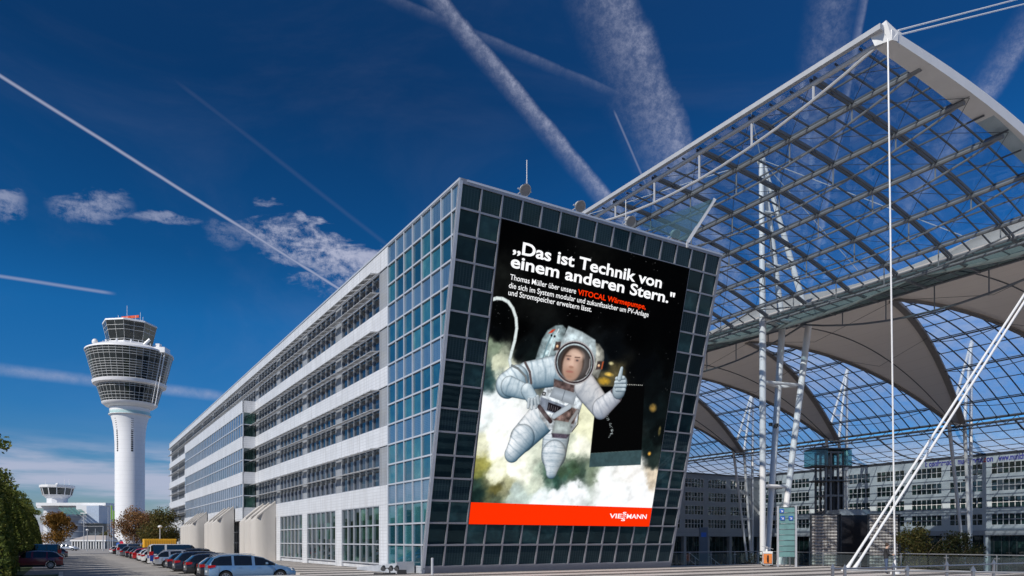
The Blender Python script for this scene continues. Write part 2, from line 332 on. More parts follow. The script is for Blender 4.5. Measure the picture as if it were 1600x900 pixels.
def thing(name, label, cat, loc=(0, 0, 0), rz=0, group=None):
    o = bpy.data.objects.new(name, None); C.objects.link(o); o.empty_display_size = .5
    o.location = loc; o.rotation_euler = (0, 0, rz); return tag(o, label, cat, group)
def site(name, label, cat, u=0, v=0, z=0, rz=0, group=None):
    return thing(name, label, cat, W(u, v, z), TH + rz, group)
def copy_tree(o, parent=None):
    c = o.copy(); C.objects.link(c)
    if parent: c.parent = parent
    for ch in list(o.children): copy_tree(ch, c)
    return c
def onsite(o): o.location = W(0, 0); o.rotation_euler = (0, 0, TH); return o
rnd = random.Random(7)

# ---------------------------------------------------------------- ground
PITZ = -5.5; LOW = -.4
def in_pit(u, v): return (20.6 < u < 175 and 2.2 < v < 118) or (32 < u < 175 and -60 < v < 118)
us = [-4000, -21, -6.2, 20.6, 32, 175, 4000]; vs = [-4000, -60, 2.2, 118, 4000]
g = MB()
for i in range(len(us) - 1):
    for j in range(len(vs) - 1):
        if in_pit((us[i] + us[i + 1]) / 2, (vs[j] + vs[j + 1]) / 2): continue
        g.quad((us[i], vs[j], LOW - .004), (us[i + 1], vs[j], LOW - .004), (us[i + 1], vs[j + 1], LOW - .004), (us[i], vs[j + 1], LOW - .004))
M_GROUND = mat('pale_asphalt', (.30, .285, .27), .9, 0, .2, .15, bump=.1)
tag(onsite(g.build('ground', M_GROUND)), kind='structure')
g = MB(); g.quad((-18.2, -40, LOW), (-6.2, -40, LOW), (-6.2, 175, LOW), (-18.2, 175, LOW))
M_ROAD = mat('road_asphalt', (.33, .31, .29), .9, 0, .18, .35, bump=.1)
tag(onsite(g.build('road', M_ROAD)), kind='structure')
g = MB()
for v in np.arange(3, 120, 2.55): g.quad((-11.6, v, LOW + .004), (-6.4, v, LOW + .004), (-6.4, v + .1, LOW + .004), (-11.6, v + .1, LOW + .004))
tag(onsite(g.build('parking_lines', mat('road_paint', (.7, .7, .68), .7, 0, .15, 3))), kind='structure')
g = MB(); g.quad((-24, 8, LOW + .012), (-18.4, 8, LOW + .012), (-18.4, 20, LOW + .012), (-24, 20, LOW + .012)); g.quad((-60, 8, LOW + .012), (-20.6, 8, LOW + .012), (-20.6, 110, LOW + .012), (-60, 110, LOW + .02))
M_GRASS = mat('grass_verge', (.07, .10, .03), .95, 0, .4, 2.5, bump=.5)
tag(onsite(g.build('grass_verge', M_GRASS)), kind='structure')
g = MB(); g.box(-18.55, -18.3, -40, 22, LOW, LOW + .12); tag(onsite(g.build('kerb', M_CONC)), kind='structure')
# plaza slab with striped paving
def slab(g, u0, u1, v0, v1): g.box(u0, u1, v0, v1, LOW - .1, 0)
g = MB(); slab(g, -6.2, 0 - .02, 2.2, 150); slab(g, -14, 32, -60, 2.2)
M_PAVE = mat('striped_paving', (.56, .51, .47), .85, 0, .10, .5)
nt = M_PAVE.node_tree; tc = nt.nodes.new('ShaderNodeTexCoord'); sp = nt.nodes.new('ShaderNodeSeparateXYZ'); nt.links.new(tc.outputs['Object'], sp.inputs[0])
nz = nt.nodes.new('ShaderNodeTexNoise'); nz.inputs['Scale'].default_value = 6; nt.links.new(tc.outputs['Object'], nz.inputs['Vector'])
vv = mathn(nt, 'ADD', sp.outputs[1], mathn(nt, 'MULTIPLY', nz.outputs['Fac'], .3))
tinted(M_PAVE, (.10, .09, .085), lines(nt, vv, 3.3, 1.5, 400))
tinted(M_PAVE, (.33, .31, .29), mathn(nt, 'MAXIMUM', lines(nt, sp.outputs[0], .6, .02, 400), lines(nt, sp.outputs[1], .4, .015, 400)))
tag(onsite(g.build('plaza', M_PAVE)), kind='structure')
g = MB(); g.quad((20.6, -60, PITZ), (175, -60, PITZ), (175, 118, PITZ), (20.6, 118, PITZ)); tag(onsite(g.build('sunken_floor', M_PAVE)), kind='structure')
g = MB()
for a, b in (((20.6, 2.2), (20.6, 118)), ((20.6, 2.2), (32, 2.2)), ((32, -60), (32, 2.2)), ((32, -60), (175, -60)), ((175, -60), (175, 118)), ((20.6, 118), (175, 118))):
    g.quad((*a, PITZ), (*b, PITZ), (*b, -.005), (*a, -.005))
tag(onsite(g.build('retaining_wall', M_CONC)), kind='structure')

# ---------------------------------------------------------------- office building with the leaning front
def office():
    T = site('office_building', 'long white and glass office block whose dark glass front leans outwards', 'building')
    fy = lambda z: -LEAN * z / HB
    nv = Vector((0, -math.cos(math.atan(LEAN / HB)), -math.sin(math.atan(LEAN / HB))))
    # closed core
    g = MB(); i = .12
    g.hexa([(i, fy(0) + i, 0), (BW, fy(0) + i, 0), (BW, BL, 0), (i, BL, 0), (i, fy(HB) + i + .1, HB - .25), (BW, fy(HB) + i + .1, HB - .25), (BW, BL, HB - .25), (i, BL, HB - .25)])
    g.build('wall', M_CLAD, T)
    g = MB(); g.box(.3, BW - .3, fy(HB) + .8, BL - .3, HB - .24, HB - .15); g.build('roof', M_ROOF, T)
    # front curtain wall
    for r in range(16):
        a = MB()
        for c in range(15):
            z0, z1 = zr(r), zr(r + 1); off = nv * -.05
            q = [Vector((c * CW, fy(z0), z0)) + off, Vector(((c + 1) * CW, fy(z0), z0)) + off, Vector(((c + 1) * CW, fy(z1), z1)) + off, Vector((c * CW, fy(z1), z1)) + off]
            a.quad(*q)
        a.build('front_glazing', M_GPV if r % 3 == 0 else M_GFRONT, T)
    g = MB()
    for c in range(16):
        w = .09 if 0 < c < 15 else .2
        g.bar(Vector((c * CW, fy(Z0 * .3), Z0 * .3)), Vector((c * CW, fy(HB), HB)), w, .10, nv)
    for r in range(17):
        z = zr(r)
        g.bar(Vector((-.02, fy(z), z)) + nv * .004, Vector((BW + .02, fy(z), z)) + nv * .004, .105 if r < 16 else .26, .10, nv)
    g.build('front_mullions', M_FRONTFRAME, T)
    # grey plinth panels of the front
    g = MB(); g.hexa([(-.02, fy(0) - .07, .0), (BW, fy(0) - .07, .0), (BW, .3, .0), (-.02, .3, .0), (-.02, fy(Z0) - .07, Z0 - .07), (BW, fy(Z0) - .07, Z0 - .07), (BW, .3, Z0 - .07), (-.02, .3, Z0 - .07)])
    g.build('plinth', M_FRONTFRAME, T)
    # corner glazing on the long side
    a, b, g = MB(), MB(), MB(); V0 = 4.94 * K; x = .03
    nj = int((V0 + LEAN) / CW) + 1
    for r in range(16):
        z0, z1 = zr(r), zr(r + 1); a = MB()
        for j in range(nj):
            vl, vr = V0 - j * CW, V0 - (j + 1) * CW; e0, e1 = fy(z0), fy(z1)
            if vl <= e1: continue
            pts = [(x, vl, z1)]
            if vl > e0: pts = [(x, vl, z0), (x, vl, z1)]
            else:
                zz = -vl * HB / LEAN; pts = [(x, vl, zz), (x, vl, z1)]
            if vr >= e0: pts += [(x, vr, z1), (x, vr, z0)]
            elif vr <= e1: pts += [(x, e1, z1)] + ([(x, e0, z0)] if vl > e0 else [])
            else:
                zz = -vr * HB / LEAN; pts += [(x, vr, z1), (x, vr, zz)] + ([(x, e0, z0)] if vl > e0 else [])
            if len(pts) > 2: a.poly(pts)
        a.build('corner_glazing', M_GCPV if r % 3 == 0 and r > 2 else M_GCORNER, T)
    for j in range(nj + 1):
        v = V0 - j * CW; zb = 0 if v >= 0 else -v * HB / LEAN
        if zb < HB - .3: g.box(-.06, .05, v - .045, v + .045, max(zb, .1), HB)
    for r in range(17):
        z = zr(r); g.box(-.064, .05, fy(z), V0, z - .05, z + .05)
    g.box(-.05, .1, 0, V0, 0, Z0 - .06)
    g.bar((0, 0, 0), (0, fy(HB), HB), .16, .2, (1, 0, 0))
    g.build('corner_mullions', M_FRAME, T)
    # parapet cap
    g = MB(); g.box(-.1, .35, fy(HB) - .05, BL, HB + .0, HB + .12); g.box(.35, BW + .1, fy(HB) - .08, fy(HB) + .3, HB, HB + .12); g.box(BW - .3, BW + .1, fy(HB) + .3, BL, HB, HB + .12)
    g.build('parapet_cap', M_FRAME, T)
    # white bands on the long side
    BV0, BV1 = 41 * K, 82.8 * K; PB = 1.3 * K
    g = MB()
    pg = MB(); M_PIER = cladding('grey_metal_cladding', (.34, .36, .39), 1)
    for r in (3, 6, 9, 12, 15): g.box(-.05, .2, V0 + .05, BL, zr(r) + .002 * r, zr(r + 1) + (.0 if r < 15 else -.02))
    WIN0 = [6.4 * K + 8.65 * K * k for k in range(13)]; WL = 7 * MOD - 1.4 * K
    for r in (0, 4, 7, 10, 13):
        gp = g if r == 0 else pg; prev = V0 + .05
        for w0 in WIN0 + [BL]:
            if r == 0 and w0 > 25 * K and w0 < BL: pass
            if w0 > prev and r: gp = MB()
            if w0 > prev: gp.box(-.045 if r == 0 else .03, .2, prev, min(w0, BL), (0 if r == 0 else zr(r)), zr(3 if r == 0 else r + 2))
            if w0 > prev and r: gp.build('pier', M_PIER, T)
            prev = w0 + WL
            if prev > BL: break
    g.build('white_cladding', M_CLAD, T)
    # windows
    npn = 6; pw = WL / npn
    def window(rows, mat_glass, shades):
        f, p, s = MB(), MB(), MB(); h = RH * rows
        for i in range(npn + 1): f.box(-.02, .1, i * pw - .028, i * pw + .028, .0, h)
        for i in range(rows + 1): f.box(-.016, .1, 0, WL, i * RH - .045, i * RH + .045)
        p.quad((.1, 0, 0), (.1, WL, 0), (.1, WL, h), (.1, 0, h))
        F = f.build('window', M_WFRAME if shades else M_FRAME, T); P = p.build('pane', mat_glass, F)
        if shades:
            for lev in (1, 2):
                z = lev * RH - .03; e = WL + 1.4 * K
                s.bar((-.66, 0, z - .12), (-.66, e, z - .12), .035, .04); s.bar((-.18, 0, z - .03), (-.18, e, z - .03), .03, .03)
                for i in range(npn + 1):
                    y = i * pw; s.bar((-.02, y, z - .02), (-.68, y, z - .10), .035, .07)
                for i in range(npn + 1):
                    y = i * pw; y1 = y + (pw if i < npn else 1.4 * K)
                    s.hexa([(-.64, y + .17, z - .13), (-.22, y + .17, z - .03), (-.22, y1 - .17, z - .03), (-.64, y1 - .17, z - .13),
                            (-.64, y + .17, z - .11), (-.22, y + .17, z - .01), (-.22, y1 - .17, z - .01), (-.64, y1 - .17, z - .11)])
            s.build('sunshade', M_SHADE, F)
        return F
    M_SHADE = mat('brushed_louvre', (.52, .52, .52), .4, .2, .12)
    up = window(2, M_GWIN, True); gr = window(3, M_GGREEN, False)
    first = {id(up): True, id(gr): True}
    def put(proto, v, z):
        o = proto if first[id(proto)] else copy_tree(proto, T); first[id(proto)] = False; o.location = (0, v, z)
    for k, w0 in enumerate(WIN0):
        if w0 + WL > BL: continue
        for r in (4, 7, 10, 13):
            if r < 13 and BV0 - 1 < w0 < BV1 - 2: continue
            put(up, w0, zr(r))
        put(gr, w0, zr(0))
    # entrance wing: shallow projecting bay with ribbon windows
    g = MB()
    for r in (3, 6, 9, 12): g.box(-PB, -.055, BV0, BV1, zr(r), zr(r + 1))
    g.box(-PB + .03, -.055, BV0 + .05, BV1 - .05, zr(3) - .15, zr(3))
    g.build('bay_cladding', M_CLAD, T)
    g, p = MB(), MB()
    for r in (4, 7, 10):
        p.quad((-PB + .08, BV0 + .06, zr(r)), (-PB + .08, BV1, zr(r)), (-PB + .08, BV1, zr(r + 2)), (-PB + .08, BV0 + .06, zr(r + 2)))
        g.box(-PB, -PB + .1, BV0, BV1, zr(r + 1) - .06, zr(r + 1) + .06)
        v = BV0
        while v < BV1: g.box(-PB + .003, -PB + .1, v - .04, v + .04, zr(r), zr(r + 2)); v += MOD
    g.build('ribbon_window_frame', M_FRAME, T); p.build('ribbon_window', M_GBAY, T)
    g = MB(); g.quad((-PB + .05, BV0 + .06, zr(4)), (-.05, BV0 + .06, zr(4)), (-.05, BV0 + .06, zr(12)), (-PB + .05, BV0 + .06, zr(12))); g.build('bay_end_glazing', M_GGREEN, T)
    g = MB(); g.box(-PB, -PB + .12, BV0, BV0 + .12, zr(3), zr(13) + .02)
    for r in (5, 8, 11): g.box(-PB + .12, -.06, BV0 + .0, BV0 + .1, zr(r) - .05, zr(r) + .05)
    g.build('bay_end_frame', M_FRAME, T)
    return T
office()
def fins(v0, p0, n, label):
    T = site('concrete_stair_screen', label, 'concrete screen', 0, v0, 0, group='concrete fin screens along the long side')
    rad = 1.2 * K; wall = -.07 - p0; nose = wall - .9
    for i in range(n):
        c = rad + i * 2 * rad; pts = [(wall, c - rad + .02), (nose, c - rad + .02)]
        for a in range(1, 12):
            t = math.pi * a / 12; pts.append((nose - (rad) * math.sin(t), c - rad * math.cos(t) * .985))
        pts += [(nose, c + rad - .02), (wall, c + rad - .02)]
        top = lambda x: 5.75 - (wall - x) * .85
        g = MB(); m = len(pts)
        g.poly([(x, y, LOW) for x, y in pts]); g.poly([(x, y, top(x)) for x, y in pts][::-1])
        for k in range(m):
            q = (k + 1) % m; g.quad((*pts[k], LOW), (*pts[q], LOW), (*pts[q], top(pts[q][0])), (*pts[k], top(pts[k][0])))
        F = g.build('fin', M_CONC, T, smooth=True)
        g = MB(); y = c - rad + .05
        g.hexa([(nose - .9, y, top(nose - .9) + .02), (wall, y, top(wall) + .02), (wall, y + .5, top(wall) + .02), (nose - .9, y + .5, top(nose - .9) + .02),
                (nose - .9, y, top(nose - .9) + .2), (wall, y, top(wall) + .2), (wall, y + .5, top(wall) + .2), (nose - .9, y + .5, top(nose - .9) + .2)])
        g.build('coping', M_CONC, F)
fins(32.4 * K, 0, 3, 'concrete screen of three rounded fins nearest the corner, under louvred windows')
fins(44.8 * K, 1.35 * K, 3, 'middle concrete screen of rounded fins, under the flush ribbon windows')
fins(62 * K, 1.35 * K, 4, 'pale concrete screen of rounded fins farthest along the white facade')

# ---------------------------------------------------------------- the poster on the front
def poster():
    ang = math.atan(LEAN / HB); Q = math.hypot(HB, LEAN)
    T = thing('advertising_poster', 'huge portrait advert poster with a floating astronaut and a red band at its foot', 'advert screen')
    T.matrix_world = Matrix.Translation(W(0, 0)) @ Matrix.Rotation(TH, 4, 'Z') @ Matrix.Rotation(R(90) + ang, 4, 'X')
    U0, U1, Q0, Q1 = CW * 2 + .06, CW * 13 - .04, Z0 * Q / HB + RH * Q / HB * 2 - .03, RH * 15 * Q / HB + Z0 * Q / HB - .03
    QR = Q0 + RH * Q / HB
    NX, NY = 420, 500
    xs = np.linspace(U0, U1, NX); ys = np.linspace(QR, Q1, NY)
    X, Y = np.meshgrid(xs, ys); rs = np.random.RandomState(3)
    def vnoise(px, py, seed):
        r = np.random.RandomState(seed); tab = r.rand(256, 256)
        xi = np.floor(px).astype(int); yi = np.floor(py).astype(int); fx = px - xi; fy = py - yi
        fx = fx * fx * (3 - 2 * fx); fy = fy * fy * (3 - 2 * fy); g = lambda a, b: tab[a % 256, b % 256]
        return (g(xi, yi) * (1 - fx) + g(xi + 1, yi) * fx) * (1 - fy) + (g(xi, yi + 1) * (1 - fx) + g(xi + 1, yi + 1) * fx) * fy
    def fbm(px, py, sc, seed, o=5):
        t = 0; a = .5
        for i in range(o): t = t + a * vnoise(px * sc * 2 ** i + 50, py * sc * 2 ** i + 50, seed + i); a *= .5
        return t
    cols = [((3.037, 20.387), (0, 0, 0)), ((16.419, 20.04), (0, 0, 0)), ((8.7, 15.992), (0, 0, 0)), ((3.309, 15.17), (1, 2, 2)), ((6.598, 14.165), (3, 6, 8)), ((16.425, 14.655), (1, 2, 2)), ((13.891, 15.971), (0, 0, 0)), ((2.896, 14.387), (2, 4, 6)), ((2.899, 13.373), (120, 140, 110)), ((4.1, 12.53), (235, 235, 205)), ((3.38, 12.996), (190, 195, 160)), ((3.151, 12.415), (40, 75, 75)), ((2.966, 11.84), (25, 60, 65)), ((4.666, 11.657), (215, 220, 215)), ((2.916, 10.534), (235, 240, 240)), ((3.886, 10.819), (225, 232, 232)), ((2.865, 9.214), (215, 225, 222)), ((4.53, 9.354), (240, 242, 235)), ((2.881, 7.694), (205, 205, 170)), ((4.066, 7.772), (250, 250, 235)), ((2.802, 6.921), (170, 165, 60)), ((2.81, 6.148), (120, 125, 50)), ((2.731, 5.366), (40, 70, 60)), ((2.772, 4.663), (15, 40, 38)), ((4.045, 6.208), (235, 235, 200)), ((5.409, 6.273), (250, 248, 225)), ((4.173, 5.225), (110, 105, 45)), ((5.057, 5.458), (170, 170, 120)), ((4.478, 4.636), (80, 95, 70)), ((6.072, 4.888), (170, 190, 180)), ((6.935, 5.531), (190, 200, 175)), ((7.873, 5.775), (70, 110, 90)), ((8.816, 6.105), (40, 85, 70)), ((9.769, 6.484), (60, 90, 60)), ((10.573, 6.311), (50, 75, 60)), ((7.57, 4.521), (215, 225, 225)), ((8.993, 4.982), (235, 240, 242)), ((10.456, 5.457), (240, 243, 245)), ((12.459, 6.182), (250, 250, 250)), ((13.834, 4.696), (235, 240, 240)), ((15.896, 5.883), (230, 232, 232)), ((16.707, 4.775), (240, 240, 240)), ((15.104, 6.963), (235, 232, 225)), ((16.636, 6.59), (200, 180, 150)), ((11.583, 6.572), (120, 140, 110)), ((10.004, 8.165), (230, 230, 205)), ((10.237, 9.833), (225, 225, 180)), ((9.749, 11.212), (190, 185, 130)), ((8.935, 8.504), (190, 200, 170)), ((8.018, 8.034), (200, 205, 180)), ((9.105, 10.546), (120, 110, 60)), ((16.058, 8.566), (15, 30, 30)), ((15.989, 11.184), (8, 18, 20)), ((16.208, 12.927), (5, 10, 12)), ((16.818, 7.723), (30, 45, 42)), ((16.63, 9.49), (6, 14, 15)), ((11.064, 13.973), (10, 18, 25)), ((11.755, 13.048), (90, 80, 45)), ((11.98, 14.694), (3, 6, 9)), ((16.185, 17.133), (0, 0, 0)), ((6.2, 13.3), (12, 22, 22)), ((5, 13.6), (6, 12, 14)), ((4.6, 14.8), (0, 0, 0)), ((11, 17), (0, 0, 0)), ((6, 19), (0, 0, 0)), ((13, 19), (0, 0, 0)), ((16.5, 15.8), (0, 0, 0)), ((14.5, 13.8), (2, 4, 6))]
    wx = X + (fbm(X, Y, .9, 11) - .5) * 1.5; wy = Y + (fbm(X, Y, .9, 31) - .5) * 1.5
    num = np.zeros((NY, NX, 3)); den = np.zeros((NY, NX))
    for (a, b), c in cols:
        w = 1 / ((wx - a) ** 2 + (wy - b) ** 2 + .03) ** 2.2; num += w[..., None] * np.array(c, float); den += w
    img = num / den[..., None]
    lum = img.mean(2, keepdims=True) / 255
    st = (fbm(X * .5 + Y * .35, Y * .8 - X * .5, 3.2, 5, 6) - .5)[..., None]; st2 = (fbm(X, Y, 6, 77, 5) - .5)[..., None]
    img = img * (1 + st * .9 * (1 - lum * .8) + st2 * .35 * (1 - lum * .8)) * (1 + .12 * (lum > .6))
    gm = img.mean(2, keepdims=True); img = gm + (img - gm) * .72
    # stars and glints
    dark = img.mean(2) < 14
    for _ in range(260):
        i, j = rs.randint(0, NY), rs.randint(0, NX)
        if dark[i, j]: img[i, j] += rs.uniform(20, 110)
    def blob(cx, cy, rx, ry, c, k=1.):
        d = ((X - cx) / rx) ** 2 + ((Y - cy) / ry) ** 2; a = np.clip(1 - d, 0, 1)[..., None] * k * (.4 + 1.2 * fbm(X, Y, 5, 9)[..., None]); img[:] = img * (1 - a) + np.array(c, float) * a
    blob(11.75, 13.05, .45, .16, (230, 190, 90)); blob(11.8, 13.75, .25, .14, (200, 190, 140)); blob(11.45, 12.6, .6, .3, (190, 150, 50)); blob(15.9, 11.3, .4, .35, (150, 120, 60)); blob(16.2, 8.2, .18, .18, (230, 170, 70)); blob(16.8, 9.8, .15, .4, (110, 100, 60))
    def soft(poly, s=.04):
        P = np.array(poly, float); x0, y0 = P.min(0) - .3; x1, y1 = P.max(0) + .3
        inside = np.zeros(X.shape, bool); dist = np.full(X.shape, 1e9)
        bb = (X > x0) & (X < x1) & (Y > y0) & (Y < y1); xx, yy = X[bb], Y[bb]; ins = np.zeros(xx.shape, bool); dd = np.full(xx.shape, 1e9)
        for i in range(len(P)):
            a, b = P[i], P[(i + 1) % len(P)]
            cnd = ((a[1] > yy) != (b[1] > yy)) & (xx < (b[0] - a[0]) * (yy - a[1]) / (b[1] - a[1] + 1e-12) + a[0]); ins ^= cnd
            d = b - a; t = np.clip(((xx - a[0]) * d[0] + (yy - a[1]) * d[1]) / (d @ d + 1e-9), 0, 1); dd = np.minimum(dd, np.hypot(xx - a[0] - t * d[0], yy - a[1] - t * d[1]))
        out = np.zeros(X.shape); sd = np.where(ins, dd, -dd); out[bb] = np.clip(.5 + sd / (2 * s), 0, 1)
        full = np.zeros(X.shape); full[bb] = np.where(ins, dd, 0); return out, full
    def paint(a, c): img[:] = img * (1 - a[..., None]) + c * a[..., None]
    def fill(poly, c, s=.04, shade=0, light=None, tex=0, wrinkle=0):
        a, dd = soft(poly, s); col = np.ones(X.shape + (3,)) * np.array(c, float)
        if shade: col *= (1 - shade + shade * np.clip(dd / .5, 0, 1))[..., None]
        if light: col *= (1 + light[2] * ((X - light[0]) * math.cos(light[1]) + (Y - light[3]) * math.sin(light[1])))[..., None]
        if tex: col *= (1 + tex * (fbm(X, Y, 4, 21) - .5))[..., None]
        paint(a, col)
    def limb(p, q, r0, r1, c0=(230, 240, 244), c1=(84, 108, 124), rings=0, s=.02, warm=0):
        p = np.array(p); q = np.array(q); d = q - p; L_ = np.hypot(*d) + 1e-9; t = np.clip(((X - p[0]) * d[0] + (Y - p[1]) * d[1]) / L_ ** 2, 0, 1)
        dx, dy = X - p[0] - t * d[0], Y - p[1] - t * d[1]; r = r0 + (r1 - r0) * t; dist = np.hypot(dx, dy)
        a = np.clip(.5 + (r - dist) / (2 * s), 0, 1); h = np.sqrt(np.clip(1 - (dist / r) ** 2, 0, 1)); nx, ny = dx / r, dy / r
        lit = np.clip(.25 + .55 * h - .35 * nx + .45 * ny, 0, 1.15)
        tl = ((X - p[0]) * d[0] + (Y - p[1]) * d[1]) / L_
        if rings: lit *= 1 - .24 * np.clip(np.sin(tl * rings * 6.283 + 5 * fbm(X, Y, 1.1, 3)), 0, 1) ** 5 - .12 * np.clip(np.sin(tl * rings * 13.1 + 7 * fbm(X, Y, 1.4, 33)), 0, 1) ** 3
        rdg = 1 - np.abs(2 * fbm(X, Y, 1.5, 41, 4) - .95); lit *= 1 - .16 * np.clip(rdg, 0, 1) ** 10 + .30 * (fbm(X * 1.2, Y * 1.2, 2.3, 47) - .5)
        col = np.array(c1, float) + (np.array(c0, float) - np.array(c1, float)) * lit[..., None]
        col *= (.55 + .45 * np.clip(h * 1.8, 0, 1))[..., None]
        if warm: col += np.array((60, 30, 5)) * (np.clip(nx, 0, 1) ** 1.5)[..., None] * warm
        paint(a, col)
    def stroke(pts, r, c):
        for i in range(len(pts) - 1):
            p, q = np.array(pts[i]), np.array(pts[i + 1]); d = q - p; t = np.clip(((X - p[0]) * d[0] + (Y - p[1]) * d[1]) / (d @ d + 1e-9), 0, 1)
            dist = np.hypot(X - p[0] - t * d[0], Y - p[1] - t * d[1]); a = np.clip(.5 + (r - dist) / .03, 0, 1); sh = np.sqrt(np.clip(1 - (dist / r) ** 2, 0, 1)); paint(a, np.array(c, float) * (.72 + .28 * sh)[..., None])
    black = [(10.95, 12.2), (14.86, 12.62), (15.454, 8.395), (11.14, 7.904)]
    fill(black, (3, 3, 3), .02); fill([(11.14, 7.904), (15.454, 8.395), (15.58, 7.388), (11.2, 7.0)], (58, 80, 84), .02, tex=.3)
    for i in range(9): fill([(13.36 + i * .155, 12.56 + i * .012), (13.43 + i * .155, 12.565 + i * .012), (13.43 + i * .155, 12.61 + i * .012), (13.36 + i * .155, 12.605 + i * .012)], (220, 220, 210), .012)
    for i in range(46):
        a = rs.rand(); stroke([(12.25 + .3 * math.sin(a * 7) + rs.rand() * .15, 8.9 + a * 2.3), (12.3 + .3 * math.sin(a * 7) + rs.rand() * .2, 8.95 + a * 2.3)], .014, (190, 200, 200))
    tether = [(2.5, 16.1), (2.66, 16.209), (2.942, 16.327), (3.324, 16.355), (3.728, 16.243), (4.075, 15.939), (4.365, 15.44), (4.488, 14.874), (4.452, 14.17), (4.325, 13.487), (4.259, 12.996), (4.396, 12.64)]
    stroke(tether, .1, (228, 238, 236))
    WH, SH = (242, 247, 250), (66, 96, 116)
    fill([(6.031, 13.245), (6.165, 13.864), (6.349, 14.534), (6.664, 15.085), (7.184, 15.438), (7.691, 15.541), (7.988, 15.371), (7.876, 14.748), (7.634, 14.059), (7.163, 13.341), (6.638, 12.995)], (190, 214, 218), .04, .4, None, .9)
    stroke([(6.55, 13.3), (6.75, 14.2), (7.1, 15.1)], .05, (120, 150, 158)); stroke([(6.95, 13.6), (7.15, 14.5), (7.45, 15.25)], .05, (215, 230, 232))
    fill([(6.72, 14.9), (6.98, 15.16), (7.22, 15.22), (7.0, 14.98)], (205, 60, 30), .03)
    for c in ((6.98, 14.82), (7.22, 14.8)): limb(c, c, .07, .07, (20, 20, 20), (10, 10, 10))
    fill([(10.15, 14.875), (10.632, 14.826), (11.074, 14.468), (11.201, 14.044), (11.11, 13.346), (10.911, 12.682), (10.375, 12.866), (10.071, 13.9)], (196, 196, 184), .04, .5, None, .8)
    fill([(10.98, 13.75), (11.2, 13.8), (11.15, 13.3), (10.98, 13.3)], (190, 90, 50), .04)
    # trunk, arms and legs
    limb((8.3, 10.9), (8.4, 8.6), .95, .9, WH, SH, 1.1)
    limb((8.282, 8.863), (8.276, 7.643), 1.02, .95, WH, SH, 2.6, warm=.6); limb((8.276, 7.643), (8.28, 6.5), .95, .42, WH, SH, 2.6, warm=.6)
    limb((6.9, 9.7), (5.8, 8.5), 1.05, .9, (235, 240, 243), SH, 1.4); limb((5.8, 8.5), (5.2, 7.5), .88, .55, WH, SH, 2.2)
    fill([(6.9, 13.2), (7.462, 13.5), (8.072, 12.789), (9.589, 12.386), (10.4, 12.7), (10.5, 12.1), (10.0, 11.279), (9.85, 10.451), (9.7, 9.54), (9.393, 9.112), (7.688, 9.177), (6.875, 9.886), (6.505, 10.809), (6.962, 11.617), (6.75, 12.4)], (216, 224, 229), .03, .3, None, 1.3)
    limb((10.0, 12.1), (11.457, 10.95), .88, .78, (232, 232, 232), (110, 120, 134), .9, warm=.5); limb((7.5, 12.75), (5.6, 12.25), .95, .85, (226, 238, 243), SH, 1.2)
    limb((4.9, 11.98), (4.3, 11.55), .85, .8, (226, 238, 243), SH, 1.3); limb((4.467, 11.5), (5.6, 11.3), .62, .48, (226, 238, 243), SH, 1.6)
    stroke([(5.35, 13.0), (5.75, 12.5), (5.95, 11.85)], .08, (96, 84, 84)); stroke([(4.45, 12.72), (4.9, 12.6), (5.5, 12.2), (5.7, 11.7)], .07, (120, 126, 128))
    limb((5.736, 11.392), (6.15, 10.95), .45, .42, (226, 238, 243), SH)
    for a, b in (((5.942, 10.85), (5.94, 10.4)), ((6.159, 10.85), (6.2, 10.35)), ((6.371, 10.938), (6.5, 10.45)), ((6.52, 11.096), (6.656, 10.7))): limb(a, b, .13, .10, (210, 220, 224), (70, 84, 96))
    limb((11.5, 10.85), (12.55, 11.75), .72, .55, (226, 228, 232), (104, 116, 134), 1.6, warm=.6)
    stroke([(12.15, 12.05), (12.55, 11.75), (13.0, 11.6)], .09, (86, 78, 84)); limb((12.75, 12.1), (12.84, 12.62), .54, .52, (200, 214, 220), (80, 96, 110))
    for a, b in (((12.42, 12.86), (13.0, 12.97)), ((12.40, 12.62), (13.15, 12.74)), ((12.42, 12.38), (13.22, 12.48)), ((12.56, 12.15), (13.2, 12.22))): limb(a, b, .13, .13, (206, 220, 226), (74, 92, 106))
    limb((12.66, 12.9), (12.73, 13.55), .19, .12, (206, 220, 226), (90, 108, 120))
    # chest unit and tools
    fill([(7.565, 12.3), (9.155, 12.1), (9.2, 11.6), (7.6, 11.8)], (92, 76, 74), .05, 0, None, 1.4)
    fill([(7.631, 11.832), (9.415, 11.586), (9.294, 10.838), (7.379, 11.183)], (186, 196, 206), .025, .25); stroke([(8.5, 11.68), (8.35, 11.02)], .025, (110, 118, 128))
    fill([(6.748, 11.119), (9.137, 10.675), (8.9, 10.0), (6.768, 10.4)], (146, 156, 172), .03, .2, None, .6)
    fill([(7.365, 10.85), (8.404, 10.66), (8.244, 10.201), (7.329, 10.361)], (26, 22, 28), .025, 0, None, 1.)
    for i in range(5): stroke([(7.45 + i * .16, 10.42 - i * .02), (7.47 + i * .16, 10.7 - i * .03)], .018, (120, 116, 120))
    fill([(6.85, 11.45), (7.1, 11.42), (7.08, 11.2), (6.83, 11.22)], (25, 25, 28), .02); fill([(6.91, 11.38), (7.02, 11.37), (7.01, 11.27), (6.9, 11.28)], (210, 210, 210), .02)
    fill([(7.7, 9.9), (8.9, 10.75), (9.75, 10.6), (9.5, 9.7), (8.6, 9.5)], (112, 92, 86), .05, 0, None, 1.6)
    stroke([(7.905, 10.02), (8.993, 10.75)], .17, (182, 192, 200)); stroke([(9.2, 9.8), (9.65, 10.5)], .12, (150, 150, 150))
